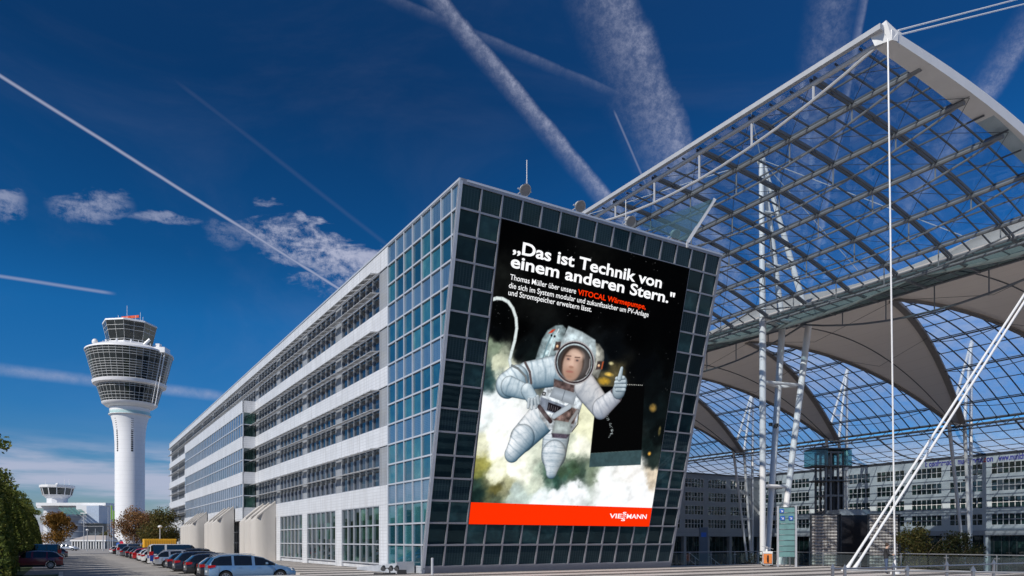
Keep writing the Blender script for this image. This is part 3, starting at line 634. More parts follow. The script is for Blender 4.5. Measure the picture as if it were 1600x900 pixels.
    fill([(8.068, 9.795), (9.288, 9.75), (9.312, 8.98), (7.877, 8.95)], (206, 218, 216), .03, .3, None, .4); fill([(7.877, 8.98), (9.312, 9.0), (9.1, 8.72), (8.0, 8.7)], (80, 72, 84), .04, 0, None, 1.2)
    stroke([(9.75, 10.4), (9.82, 9.7), (9.45, 9.2)], .03, (70, 60, 55)); stroke([(6.75, 10.5), (7.2, 10.1), (7.7, 9.7)], .14, (60, 46, 48))
    # helmet
    fill([(7.419, 13.937), (7.776, 14.641), (8.124, 15.55), (9.209, 15.361), (10.312, 15.013), (10.492, 14.342), (10.52, 13.47), (10.025, 12.728), (8.87, 12.305), (7.839, 12.762)], (206, 222, 226), .04, .25, (9, 0, -.04, 14), .6)
    for off in (0, .09):
        rim = [(8.96 + (1.42 + off) * math.cos(t) , 13.44 + (1.21 + off) * math.sin(t)) for t in [i * math.pi / 24 for i in range(48)]]
        if off: stroke(rim + rim[:1], .035, (190, 186, 186))
        else: stroke(rim + rim[:1], .06, (60, 52, 56))
    el = lambda cx, cy, rx, ry, n=28, rot=0: [(cx + rx * math.cos(t) * math.cos(rot) - ry * math.sin(t) * math.sin(rot), cy + rx * math.cos(t) * math.sin(rot) + ry * math.sin(t) * math.cos(rot)) for t in [i * 2 * math.pi / n for i in range(n)]]
    fill(el(8.96, 13.42, 1.30, 1.09), (96, 90, 88), .04, .45)
    rot = -.12
    fill(el(8.78, 13.42, .86, 1.0, rot=rot), (58, 44, 38), .08)
    fill(el(8.82, 13.3, .76, .98, rot=rot), (212, 176, 156), .07, .25, (8.8, 0, -.16, 13)); fill(el(8.7, 12.75, .5, .38, rot=rot), (176, 138, 118), .22)
    fill(el(9.05, 13.95, .5, .22, rot=rot), (224, 192, 172), .2)
    for ex in (8.43, 9.12):
        stroke([(ex - .2, 13.77), (ex + .17, 13.8)], .035, (120, 92, 80)); fill(el(ex, 13.6, .2, .1), (178, 140, 124), .08); fill(el(ex, 13.6, .09, .045), (70, 64, 66), .04)
    fill([(8.68, 13.6), (8.84, 13.6), (8.88, 13.2), (8.6, 13.2)], (222, 186, 166), .08); fill(el(8.73, 13.15, .17, .06), (160, 118, 100), .06)
    fill(el(8.66, 12.86, .27, .05, rot=.02), (166, 104, 94), .05); fill(el(8.66, 12.55, .2, .05), (168, 128, 108), .08)
    fill(el(9.0, 13.42, 1.28, 1.07), (120, 120, 124), .05) if False else None
    # visor reflection at the rim, head lamps
    stroke([(9.95, 12.85), (10.14, 13.3), (10.1, 13.8)], .05, (150, 146, 146))
    for cx, cy in ((7.5, 14.25), (10.85, 13.5)):
        fill([(cx - .22, cy - .3), (cx + .2, cy - .2), (cx + .25, cy + .3), (cx - .15, cy + .25)], (70, 58, 56), .04, 0, None, 1.); limb((cx, cy), (cx, cy), .09, .09, (255, 220, 180), (210, 150, 110))
    img = np.clip(img, 0, 255)
    # steam drifting across the legs
    sm = np.clip(1 - ((X - 6.3) / 1.3) ** 2 - ((Y - 10.0) / .75) ** 2, 0, 1) * np.clip(fbm(X, Y, 1.6, 61) * 1.7 - .35, 0, 1); img = img * (1 - sm[..., None] * .8) + 238 * sm[..., None] * .8
    lin = np.where(img / 255 <= .04045, img / 255 / 12.92, ((img / 255 + .055) / 1.055) ** 2.4)
    me = bpy.data.meshes.new('picture_panel'); idx = np.arange(NX * NY).reshape(NY, NX)
    co = np.stack([X, Y, np.full(X.shape, .10)], -1).reshape(-1, 3)
    fcs = np.stack([idx[:-1, :-1], idx[:-1, 1:], idx[1:, 1:], idx[1:, :-1]], -1).reshape(-1, 4)
    me.vertices.add(len(co)); me.vertices.foreach_set('co', co.ravel()); me.loops.add(fcs.size); me.loops.foreach_set('vertex_index', fcs.ravel().astype(np.int32))
    me.polygons.add(len(fcs)); me.polygons.foreach_set('loop_start', np.arange(0, fcs.size, 4, dtype=np.int32))
    at = me.color_attributes.new('print', 'FLOAT_COLOR', 'POINT'); at.data.foreach_set('color', np.concatenate([lin.reshape(-1, 3), np.ones((len(co), 1))], 1).astype(np.float32).ravel())
    me.update(calc_edges=True)
    def glowing_print_mat(name, col=None):
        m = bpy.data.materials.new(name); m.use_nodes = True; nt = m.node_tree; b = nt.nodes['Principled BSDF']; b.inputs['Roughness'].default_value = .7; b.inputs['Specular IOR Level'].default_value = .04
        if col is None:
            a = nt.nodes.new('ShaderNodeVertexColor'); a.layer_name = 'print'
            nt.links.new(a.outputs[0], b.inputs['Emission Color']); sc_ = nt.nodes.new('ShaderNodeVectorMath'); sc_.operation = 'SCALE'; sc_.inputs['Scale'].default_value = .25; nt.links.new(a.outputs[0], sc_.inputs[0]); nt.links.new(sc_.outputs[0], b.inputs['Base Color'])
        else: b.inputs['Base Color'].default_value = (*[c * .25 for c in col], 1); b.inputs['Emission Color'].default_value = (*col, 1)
        b.inputs['Emission Strength'].default_value = .92; return m  # glow added to the printed poster so it stays bright on the shaded front
    me.materials.append(glowing_print_mat('glowing_poster_picture')); o = bpy.data.objects.new('picture_panel', me); C.objects.link(o); o.parent = T
    g = MB(); g.box(U0, U1, Q0, QR - .002, .06, .1); red = g.build('red_band', glowing_print_mat('glowing_poster_red', (1.0, .030, .0)), T)
    g = MB(); g.box(U0 - .03, U1 + .03, Q0 - .03, Q1 + .03, .058, .085); g.build('backing_panel', M_BLACK, T)
    white = glowing_print_mat('glowing_poster_white', (1, 1, 1)); redt = glowing_print_mat('glowing_poster_red_letters', (1.0, .035, .0))
    def text(name, s, u0, u1, q, cap, m, bold=.0, z=.105, parent=T):
        c = bpy.data.curves.new(name, 'FONT'); c.body = s; c.size = 1; c.offset = bold; c.resolution_u = 4; c.fill_mode = 'FRONT'
        to = bpy.data.objects.new('t', c); C.objects.link(to); bpy.context.view_layer.update()
        dg = bpy.context.evaluated_depsgraph_get(); mesh = bpy.data.meshes.new_from_object(to.evaluated_get(dg)); bpy.data.objects.remove(to)
        vs_ = np.array([v.co[:] for v in mesh.vertices]); x0, x1 = vs_[:, 0].min(), vs_[:, 0].max(); capref = .69
        k = (u1 - u0) / (x1 - x0); kv = cap / capref
        for v in mesh.vertices: v.co = ((v.co.x - x0) * k + u0, v.co.y * kv + q, z)
        mesh.materials.clear(); mesh.materials.append(m); o = bpy.data.objects.new(name, mesh); C.objects.link(o); o.parent = parent; return o
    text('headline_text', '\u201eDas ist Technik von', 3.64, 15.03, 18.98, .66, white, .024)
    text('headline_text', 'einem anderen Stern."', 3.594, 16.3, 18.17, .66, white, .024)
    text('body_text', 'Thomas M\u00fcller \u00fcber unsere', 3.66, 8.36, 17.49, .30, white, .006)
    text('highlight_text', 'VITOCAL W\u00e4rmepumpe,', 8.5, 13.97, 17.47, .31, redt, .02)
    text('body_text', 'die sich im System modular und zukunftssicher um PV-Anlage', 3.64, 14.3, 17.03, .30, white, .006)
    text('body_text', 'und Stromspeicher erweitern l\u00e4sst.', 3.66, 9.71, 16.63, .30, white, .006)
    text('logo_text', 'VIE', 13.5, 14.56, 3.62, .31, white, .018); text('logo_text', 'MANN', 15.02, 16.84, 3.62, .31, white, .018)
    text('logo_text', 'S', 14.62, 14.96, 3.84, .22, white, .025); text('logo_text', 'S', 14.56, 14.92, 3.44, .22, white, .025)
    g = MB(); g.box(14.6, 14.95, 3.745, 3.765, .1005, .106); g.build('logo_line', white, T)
poster()

# ---------------------------------------------------------------- on the office roof
def floodlight(u, label):
    T = site('roof_floodlight', label, 'floodlight', u, -LEAN + .35, HB + .12, group='floodlights along the front roof edge')
    g = MB()
    for dx in (-.12, .12): g.tube([(dx, 1.5, 0), (dx, 1.0, .35), (dx, .3, .42), (dx, -.1, .45)], .035, 6)
    g.tube([(-.45, -.2, .45), (.45, -.2, .45)], .04, 6); g.build('bracket', M_LSTEEL, T)
    g = MB(); n = Vector((0, -.8, -.6)).normalized(); c = Vector((0, -.25, .45)); g.tube([c - n * .3, c - n * .2, c, c + n * .05], .2, 14, r2=.36); g.build('lamp_housing', mat('lamp_housing_grey', (.5, .5, .48), .5), T, smooth=True)
    g = MB(); g.tube([c + n * .052, c + n * .07], .31, 14); g.build('lens', mat('lamp_lens', (.25, .25, .25), .1), T)
for u, l in ((4.18, 'round floodlight on the roof edge nearest the corner, beside the tall antenna'), (8.08, 'round floodlight second from the left corner of the roof edge'),
             (12.02, 'round floodlight at the foot of the thin short antenna'), (15.83, 'round floodlight beside the slanted glass panel on the roof')): floodlight(u, l)
def antenna(u, h, label):
    T = site('rod_antenna', label, 'antenna', u, -LEAN + .6, HB + .12)
    g = MB(); g.tube([(0, 0, 0), (0, 0, h * .55)], .045, 6); g.build('mast_pole', M_LSTEEL, T)
    g = MB(); g.tube([(0, 0, h * .55), (0, 0, h)], .022, 6); g.build('rod', M_WHITE, T)
    g = MB(); g.tube([(0, 0, h * .5), (-.35, .3, 0)], .012, 4); g.build('guy_wire', M_LSTEEL, T)
antenna(4.62, 2.5, 'tall white rod antenna beside the left floodlight'); antenna(12.05, 2.0, 'short thin rod antenna above the third floodlight')
T = site('glass_wind_screen', 'slanted greenish glass screen with a grey strut on the roof', 'glass screen', 0, 0, HB)
def rt(x, y, Yd):
    p = pix(x, Yd, y); u, v = UV(p.x, p.y); return Vector((u, v, p.z - HB))
Ya = 44.5
g = MB(); A_, B_, C_ = rt(1064, 372, Ya), rt(1117, 311, Ya), rt(1074, 379, Ya); D_ = rt(1000, 352, Ya)
g.hexa([D_, C_, B_, B_ + Vector((-.3, 0, -.1)), D_ + Vector((0, .03, 0)), C_ + Vector((0, .03, 0)), B_ + Vector((0, .03, 0)), B_ + Vector((-.3, .03, -.1))]); g.build('pane', thin_glass('roof_screen_glass', (.55, .72, .75), .06, .12, (.3, .42, .45)), T)
g = MB(); g.bar(C_, B_, .12, .2); g.bar(C_, C_ + Vector((0, 0, -max(C_.z, .3))), .12, .12); g.build('strut', M_LSTEEL, T)

# ---------------------------------------------------------------- glass roof over the forum
RU = 21.03 * K; RV = -13.8 * K
def zf(s): return (29.2 - .06 * max(s, 0) - 2.8 * (max(s, 0) / 24) ** 2.6) * K
def rp(s, t, dz=0): return Vector((RU + s * K, RV + t * K, zf(s) + dz))
SA = 24.; TM = [-.6 + 27.25 * k for k in range(6)]
def canopy():
    T = site('glass_canopy', 'wide curved glass roof on a steel grid with a peak at its front corner', 'glass roof')
    TL = 136.; ss = np.linspace(0, SA, 13); sub = 4.58 / 3
    # two thin films so the sheet has thickness
    g = MB(); tt = np.arange(0, TL + .1, 4.58)
    for i in range(len(ss) - 1):
        for j in range(len(tt) - 1): g.quad(rp(ss[i], tt[j], .2), rp(ss[i + 1], tt[j], .2), rp(ss[i + 1], tt[j + 1], .2), rp(ss[i], tt[j + 1], .2))
    g.build('roof_glazing', M_ROOFGLASS, T)
    n = int(TL / 4.58) + 1
    for j in range(1, n):
        t = j * 4.58; g = MB()
        for i in range(len(ss) - 1):
            for o in (-.13, .13): g.bar(rp(ss[i], t + o, .02), rp(ss[i + 1], t + o, .02), .10, .22)
        g.build('rib', M_STEEL, T)
    g = MB()
    for j in range(int(TL / sub)):
        if j % 3 == 0: continue
        t = j * sub
        for i in range(len(ss) - 1):
            g.bar(rp(ss[i], t, .08), rp(ss[i + 1], t, .08), .085 if t < 40 else .11, .12)
    tr = [3.9, 8.6, 13.3, 18.0, 22.2]; mids = [1.9, 6.2, 10.95, 15.65, 20.2]
    for s in mids:
        g.bar(rp(s, .3, .09), rp(s, TL, .09), .08, .10)
    for s in tr: g.bar(rp(s, 0, .11), rp(s, TL, .11), .07, .12)
    g.build('glazing_bars', M_STEEL, T)
    # trusses along the roof: tube, posts and bowed lower chord between mast lines
    for s in tr:
        g = MB(); g.tube([rp(s, .3, -.16), rp(s, TL, -.16)], .17, 8)
        for k in range(5):
            t0, t1 = 27.5 * k, 27.5 * (k + 1); pts = []
            for i in range(13):
                f = i / 12; pts.append(rp(s, t0 + (t1 - t0) * f + .3 * (k == 0), -.16 - 2.05 * 4 * f * (1 - f) * .95))
            g.tube(pts, .075, 6)
            for i in range(1, 6):
                f = i / 6; g.tube([rp(s, t0 + 27.5 * f, -.16), rp(s, t0 + 27.5 * f, -.16 - 2.05 * 4 * f * (1 - f) * .95)], .06, 6)
        g.build('bow_truss', M_TUBE, T)
    g = MB()   # ridge edge: light fascia over a tube with its own bow
    g.bar(rp(-.35, 0, .28), rp(-.35, TL, .28), .35, .32); g.build('ridge_fascia', M_LSTEEL, T)
    g = MB(); g.tube([rp(.15, .3, -.22), rp(.15, TL, -.22)], .16, 8)
    for k in range(5):
        t0 = 27.5 * k; g.tube([rp(.15, t0 + 27.5 * i / 12 + .3 * (k == 0), -.22 - 2.1 * 4 * i / 12 * (1 - i / 12) * .95) for i in range(13)], .10, 6)
        for i in range(1, 6):
            f = i / 6; g.tube([rp(.15, t0 + 27.5 * f, -.22), rp(.15, t0 + 27.5 * f, -.22 - 2.1 * 4 * f * (1 - f) * .95)], .085, 6)
    g.build('ridge_truss', M_LSTEEL, T)
    # cross bracing rods
    g = MB(); sg = [0] + tr
    for i in range(len(sg) - 1):
        for j in range(0, 10):
            a, b = rp(sg[i], j * 4.58, -.05), rp(sg[i + 1], (j + 1) * 4.58, -.05); c, d = rp(sg[i + 1], j * 4.58, -.05), rp(sg[i], (j + 1) * 4.58, -.05)
            g.tube([a, b], .02, 4, caps=False); g.tube([c, d], .02, 4, caps=False)
    g.build('bracing_rods', M_DSTEEL, T)
    # white arched end beam, box section, pointed at the peak
    g = MB(); prev = None; S = list(np.linspace(.2, 30, 16))
    for s in S:
        w = 1.0 + .35 * min(1, s / 10); h = .55 + .018 * s; c = rp(min(s, SA), 0, .2 + .066 * s); c.x = RU + s * K; c.z -= max(0, s - SA) * .5
        sec = [c + Vector((0, -.25, -h)), c + Vector((0, w - .25, -h)), c + Vector((0, w - .25, 0)), c + Vector((0, -.25, 0))]
        if prev: g.hexa(prev + sec)
        prev = sec
    g.build('end_beam', M_WHITE, T)
    g = MB(); p = rp(0, 0, .15); tip = p + Vector((-.12, -.1, .55))
    base = [p + Vector((-.42, .75, .12)), p + Vector((-.2, .55, -.62)), p + Vector((.25, -.25, -.55)), p + Vector((.75, -.3, -.5)), p + Vector((.8, -.3, .08)), p + Vector((.3, .75, .1))]
    for i in range(len(base)): g.poly([base[i], base[(i + 1) % len(base)], tip])
    g.poly(base[::-1]); g.hexa([p + Vector(q) for q in ((.6, -.15, -.1), (1.35, -.15, -.15), (1.35, .15, -.15), (.6, .15, -.1), (.6, -.15, .3), (1.35, -.15, .34), (1.35, .15, .34), (.6, .15, .3))]); g.build('peak_casting', M_WHITE, T)
    # gutter strip of dark glass beside the mast line
    g = MB()
    for j in range(n): g.quad(Vector((RU + 24 * K, RV + j * 4.58 * K, 24.95 * K)), Vector((RU + 28.7 * K, RV + j * 4.58 * K, 24.8 * K)), Vector((RU + 28.7 * K, RV + (j + 1) * 4.58 * K, 24.8 * K)), Vector((RU + 24 * K, RV + (j + 1) * 4.58 * K, 24.95 * K)))
    g.build('gutter_glazing', M_APRON, T)
    g = MB(); e = RV + 136 * K; x0, x1 = RU + 24 * K, RU + 28.7 * K
    for x, z in ((x0, 24.9 * K), (x0 + .1, 24.35 * K), (x1, 24.75 * K), (x0 + .9, 24.9 * K)): g.tube([(x, RV, z), (x, e, z)], .13, 6)
    for j in range(n): g.bar((x0, RV + j * 4.58 * K, 24.85 * K), (x1, RV + j * 4.58 * K, 24.7 * K), .16, .25)
    for j in range(n * 3): g.bar((x0, RV + j * sub * K, 24.9 * K), (x1, RV + j * sub * K, 24.76 * K), .06, .1)
    for x in (x0 + 1.7, x0 + 3.4): g.bar((x, RV, 24.85 * K), (x, e, 24.85 * K), .06, .1)
    for k in range(5):
        t0 = TM[k]
        g.tube([(x1, RV + (t0 + 27.25 * i / 12) * K, 24.6 * K - 2.6 * 4 * i / 12 * (1 - i / 12) * .9) for i in range(13)], .11, 6)
        for i in range(1, 6):
            f = i / 6; g.tube([(x1, RV + (t0 + 27.25 * f) * K, 24.7 * K), (x1, RV + (t0 + 27.25 * f) * K, 24.6 * K - 2.6 * 4 * f * (1 - f) * .9)], .07, 6)
    g.build('gutter_truss', M_TUBE, T)
canopy()

S0, S1 = 26., 112.; SM = 70.5
def vz(s): return (25 + 13 * (1 - ((s - SM) / 41.5) ** 2)) * K if s > SM else (25 + 13 * (1 - ((SM - s) / 44.5) ** 2.25)) * K
def vp(s, t, dz=0): return Vector((RU + s * K, RV + t * K, vz(s) + dz))
def hw(s): return 13.6 if s <= 68 else 1.3 + 12.3 * (S1 - s) / 44.
def vault():
    T = site('forum_vault', 'great arched roof of white membrane sails and blue-tinted grid glazing', 'vaulted roof')
    M_MEM = mat('roof_membrane', (.80, .78, .75), .8, 0, .05, .15)
    nt = M_MEM.node_tree; tc = nt.nodes.new('ShaderNodeTexCoord'); sp = nt.nodes.new('ShaderNodeSeparateXYZ'); nt.links.new(tc.outputs['Object'], sp.inputs[0])
    tinted(M_MEM, (.50, .48, .45), lines(nt, sp.outputs[0], 3.1, .07, 600))
    tr_ = nt.nodes.new('ShaderNodeBsdfTranslucent'); tr_.inputs[0].default_value = (.60, .55, .51, 1); ms_ = nt.nodes.new('ShaderNodeMixShader'); ms_.inputs[0].default_value = .56
    nt.links.new(nt.nodes['Principled BSDF'].outputs[0], ms_.inputs[1]); nt.links.new(tr_.outputs[0], ms_.inputs[2]); nt.links.new(ms_.outputs[0], nt.nodes['Material Output'].inputs[0])
    M_EDGE = mat('membrane_edge_beam', (.36, .33, .31), .7)
    E = [s for s in np.linspace(S0, 68, 14)] + [s for s in np.linspace(68, S1, 18)][1:]
    lo_t, hi_t = -13, 150
    for k in range(-0, 6):
        t0 = TM[k]; g = MB(); e1, e2, seam = MB(), MB(), MB()
        for i in range(len(E) - 1):
            a, b = E[i], E[i + 1]; wa, wb = hw(a), hw(b); n = 8
            for j in range(n):
                fa, fb = -1 + 2 * j / n, -1 + 2 * (j + 1) / n
                sag = lambda f, w: -1.1 * K * (1 - f * f) * (w / 13.6) * (1 if w < 13.55 else 1)
                g.quad(vp(a, t0 + wa * fa, sag(fa, wa)), vp(b, t0 + wb * fa, sag(fa, wb)), vp(b, t0 + wb * fb, sag(fb, wb)), vp(a, t0 + wa * fb, sag(fb, wa)))
            if a >= 67.9:
                e1.bar(vp(a, t0 - wa + .35, -.1), vp(b, t0 - wb + .35, -.1), 1.1, .5); e2.bar(vp(a, t0 + wa - .35, -.1), vp(b, t0 + wb - .35, -.1), 1.1, .5)
        o = g.build('membrane', M_MEM, T, smooth=True); md = o.modifiers.new('thickness', 'SOLIDIFY'); md.thickness = .06
        e1.build('edge_beam', M_EDGE, T); e2.build('edge_beam', M_EDGE, T)
        # slim tension arches and ties under the sail
        q = MB(); q.tube([vp(s, t0, -1.3) for s in E], .10, 6)
        for s in (50., 68., 86.):
            w = hw(s); q.tube([vp(s, t0 - w, -.3), vp(s, t0, -3.6), vp(s, t0 + w, -.3)], .035, 5)
        q.build('tension_cables', M_STEEL, T)
    # glazed fields between the sails
    g, mn, mj = MB(), MB(), MB(); ds = 2.45
    sv = [68 + i * (S1 - 68) / 18 for i in range(19)]
    for k in range(0, 6):
        g, mn, mj = MB(), MB(), MB(); tc_ = TM[k] + 13.625
        for i in range(18):
            a, b = sv[i], sv[i + 1]; wa, wb = 13.625 - hw(a), 13.625 - hw(b)
            g.quad(vp(a, tc_ - wa, .25), vp(b, tc_ - wb, .25), vp(b, tc_ + wb, .25), vp(a, tc_ + wa, .25))
            # cross bars
            if i % 2 == 0: mn.bar(vp(a, tc_ - wa), vp(a, tc_ + wa), .12, .16)
            if i % 4 == 0 and i:
                mj.tube([vp(a, tc_ - wa, -.3), vp(a, tc_ + wa, -.3)], .14, 6)
                pts = [vp(a, tc_ - wa + 2 * wa * f, -.3 - 1.5 * 4 * f * (1 - f) * (wa / 12)) for f in np.linspace(0, 1, 9)]; mj.tube(pts, .07, 6)
        j = -6
        while j <= 6:
            t = tc_ + j * 2.27 * .94
            for i in range(18):
                a, b = sv[i], sv[i + 1]
                if abs(t - tc_) <= 13.625 - hw(a): (mj if j % 2 == 0 else mn).bar(vp(a, t), vp(b, t), .15 if j % 2 == 0 else .09, .2 if j % 2 == 0 else .14)
                elif abs(t - tc_) <= 13.625 - hw(b):
                    s_ = S1 - (13.625 - abs(t - tc_) - 1.3) * 44 / 12.3
                    if a < s_ < b: mn.bar(vp(s_, t), vp(b, t), .12, .16)
            j += 1
        g.build('vault_glazing', M_VGLASS, T); mn.build('glazing_bars', M_DSTEEL, T); mj.build('arch_ribs', M_DSTEEL, T)
    # springing truss at the far side
    g = MB(); y0, y1 = RV - 10 * K, RV + 150 * K; x = RU + S1 * K; zb = vz(S1)
    for dx, dz, r in ((0, .1, .28), (.3, -.9, .16), (-.9, -1.7, .16), (2.6, -.3, .16)): g.tube([(x + dx, y0, zb + dz), (x + dx, y1, zb + dz)], r, 6)
    v = y0; i = 0
    while v < y1: g.tube([(x, v, zb), (x - .9, v + 1.7, zb - 1.7)], .07, 4, caps=False); g.tube([(x - .9, v + 1.7, zb - 1.7), (x, v + 3.4, zb)], .07, 4, caps=False); g.tube([(x - .9, v + 1.7, zb - 1.7), (x + 2.6, v + 3.4, zb - .3)], .07, 4, caps=False); v += 3.4
    g.build('springing_truss', M_STEEL, T)
    # lean-to glazing from the truss down to the far offices
    g, m_ = MB(), MB(); xa, za, xb, zb2 = RU + (S1 + 2.5) * K, zb - .3, 152.5 * K, 20.6 * K
    f = lambda q: (xa + (xb - xa) * q, za + (zb2 - za) * q - 1.2 * 4 * q * (1 - q))
    for i in range(5):
        (a, za_), (b, zb_) = f(i / 5), f((i + 1) / 5)
        g.quad((a, y0, za_), (b, y0, zb_), (b, y1, zb_), (a, y1, za_)); m_.bar((b, y0, zb_), (b, y1, zb_), .12, .16)
    v = y0; j = 0
    while v < y1:
        for i in range(5):
            (a, za_), (b, zb_) = f(i / 5), f((i + 1) / 5); m_.bar((a, v, za_), (b, v, zb_), .3 if j % 4 == 0 else .13, .3 if j % 4 == 0 else .16)
        v += 4.58 * K * .75; j += 1
    g.build('lean_to_glazing', M_VGLASS, T); m_.build('lean_to_bars', M_DSTEEL, T)
vault()

def make_mast(label):
    T = site('roof_mast', label, 'mast', group='three-legged roof masts')
    zt, zn, zb = 41.2 * K, 24.9 * K, PITZ
    V = [Vector((0, 0, zn)), Vector((6.3, -1.3, zn)), Vector((4.6, 1.0, zn))]; top = Vector((-.25, 0, zt)); foot = [Vector((0, 0, zb)), Vector((1.5, -.3, zb)), Vector((1.0, .6, zb))]
    for i in range(3):
        g = MB(); g.tube([foot[i], foot[i].lerp(V[i], .5), V[i]], .30, 12, r2=.38); g.build('lower_leg', M_WHITE, T, smooth=True)
        g = MB(); g.tube([V[i] + Vector((0, 0, .1)), V[i].lerp(top + Vector((.35 * (i > 0), 0, 0)), .5), top + Vector((.3 * (i > 0), .2 * (i == 2), 0))], .36, 12, r2=.26); g.build('upper_leg', M_WHITE, T, smooth=True)
    g = MB()
    for f in (.42, .78):
        P = [foot[i].lerp(V[i], f) for i in range(3)]
        for i in range(3): g.tube([P[i], P[(i + 1) % 3]], .19, 8)
    for f in (.35, .68):
        P = [V[i].lerp(top, f) for i in range(3)]
        for i in range(3): g.tube([P[i], P[(i + 1) % 3]], .14, 8)
    for i in range(3): g.tube([V[i], V[(i + 1) % 3]], .26, 10)
    g.build('cross_braces', M_WHITE, T, smooth=True)
    g = MB(); g.ball(tuple(top), .5, 10); g.tube([top, top + Vector((0, 0, .8))], .25, 8); g.build('mast_head', M_WHITE, T, smooth=True)
    g = MB()
    for dx, dy in ((.6, -.6), (1.6, -.6), (2.4, .2)):
        P = foot[0].lerp(V[0], .62); g.tube([(dx, dy, P.z + .2), (dx, dy, P.z + .55)], .22, 8)
    g.build('spotlights', M_BLACK, T)
    return T
labs = ['white three-legged mast outside the right edge, holding the front stays', 'nearest white three-legged mast, rising through the glass roof right of the office front',
        'white three-legged mast hidden behind the leaning front']
fl = ['white mast of the far row, right of the picture', 'white far-row mast behind the twin stays, at the foot of the largest sail',
      'white mast of the far row beside the lift tower', 'white mast of the far row just left of the nearest mast', 'white mast of the far row farthest to the left']
M0 = make_mast(labs[0]); M0.location = W(RU + 24 * K, RV + (TM[0] + 1.4) * K)
for k in (1, 2):
    m = copy_tree(M0); m['label'] = labs[k]; m.location = W(RU + 24 * K, RV + (TM[k] + 1.4) * K)
for k in range(1, 6):
    m = copy_tree(M0); m['label'] = fl[k - 1]; m.location = W(RU + (S1 + 5.0) * K, RV + TM[k] * K, 0); m.rotation_euler = (0, 0, TH + math.pi)
# cables and stays
def rod(name, pts, r, label, cat, group=None, m=None, foot=False):
    T = thing(name, label, cat, pts[0], 0, group); p0 = Vector(pts[0]); g = MB(); g.tube([Vector(p) - p0 for p in pts], r, 8); g.build('rod', m or M_WHITE, T, smooth=True)
    if foot:
        g = MB(); d = (Vector(pts[1]) - p0).normalized(); g.tube([d * -.1, d * .35, d * 1.0], r * 2.0, 10, r2=r * 1.1); g.tube([(0, 0, -.1), (0, 0, .12)], .28, 12); g.build('anchor_foot', M_WHITE, T, smooth=True)
    return T
peak = W(RU + .05, RV - .1, zf(0) - .35); hold = pix(1398.5, 1.95 * 1145 / 51.5)
rod('hold_down_cable', [hold, peak], .05, 'vertical white hold-down rod from the plaza up to the roof peak', 'cable', foot=True)
n0 = W(RU + 24 * K, RV + (TM[0] + 1.4) * K, 24.9 * K); mt0 = W(RU + 24 * K - .25, RV + (TM[0] + 1.4) * K, 41.2 * K)
for dx, l in ((0, 'left of the two parallel diagonal white stay rods'), (.34, 'right of the two parallel diagonal white stay rods')):
    a = pix(1321, 47.4) + Vector((dx, -.3 * (dx > 0), 0)); b = n0 + Vector((dx * .9, -.3, 0)); rod('stay_rod', [a, b], .085, l, 'stay rod', 'twin diagonal stays', foot=True)
pt = W(RU + 1.25, RV, zf(0) + .38)
for dz, l in ((0, 'lower of the two thin rods from the roof peak to the right'), (.28, 'upper of the two thin rods from the roof peak to the right')):
    rod('tie_rod', [pt + Vector((0, 0, dz)), mt0 + Vector((0, 0, dz * 2))], .05, l, 'tie rod', 'tie rods at the roof peak')
m1 = W(RU + 24 * K - .25, RV + (TM[1] + 1.4) * K, 41.3 * K)
for (s, t, vault_), l in (((0, TM[1], 0), 'white cable from the nearest mast head down to the roof ridge'), ((0, 9.1, 0), 'long white cable from the nearest mast head toward the front beam'),
                   ((52, TM[1] - 6, 1), 'white cable from the nearest mast head to the right side of the sails'), ((52, TM[1] + 8, 1), 'white cable from the nearest mast head to the left side of the sails')):
    if vault_: e = W(RU + s * K, RV + t * K, vz(s))
    else: e = W(RU + s * K, RV + t * K, zf(s) + .3)
    rod('mast_cable', [m1, e], .045, l, 'cable', 'cables from the nearest mast head')

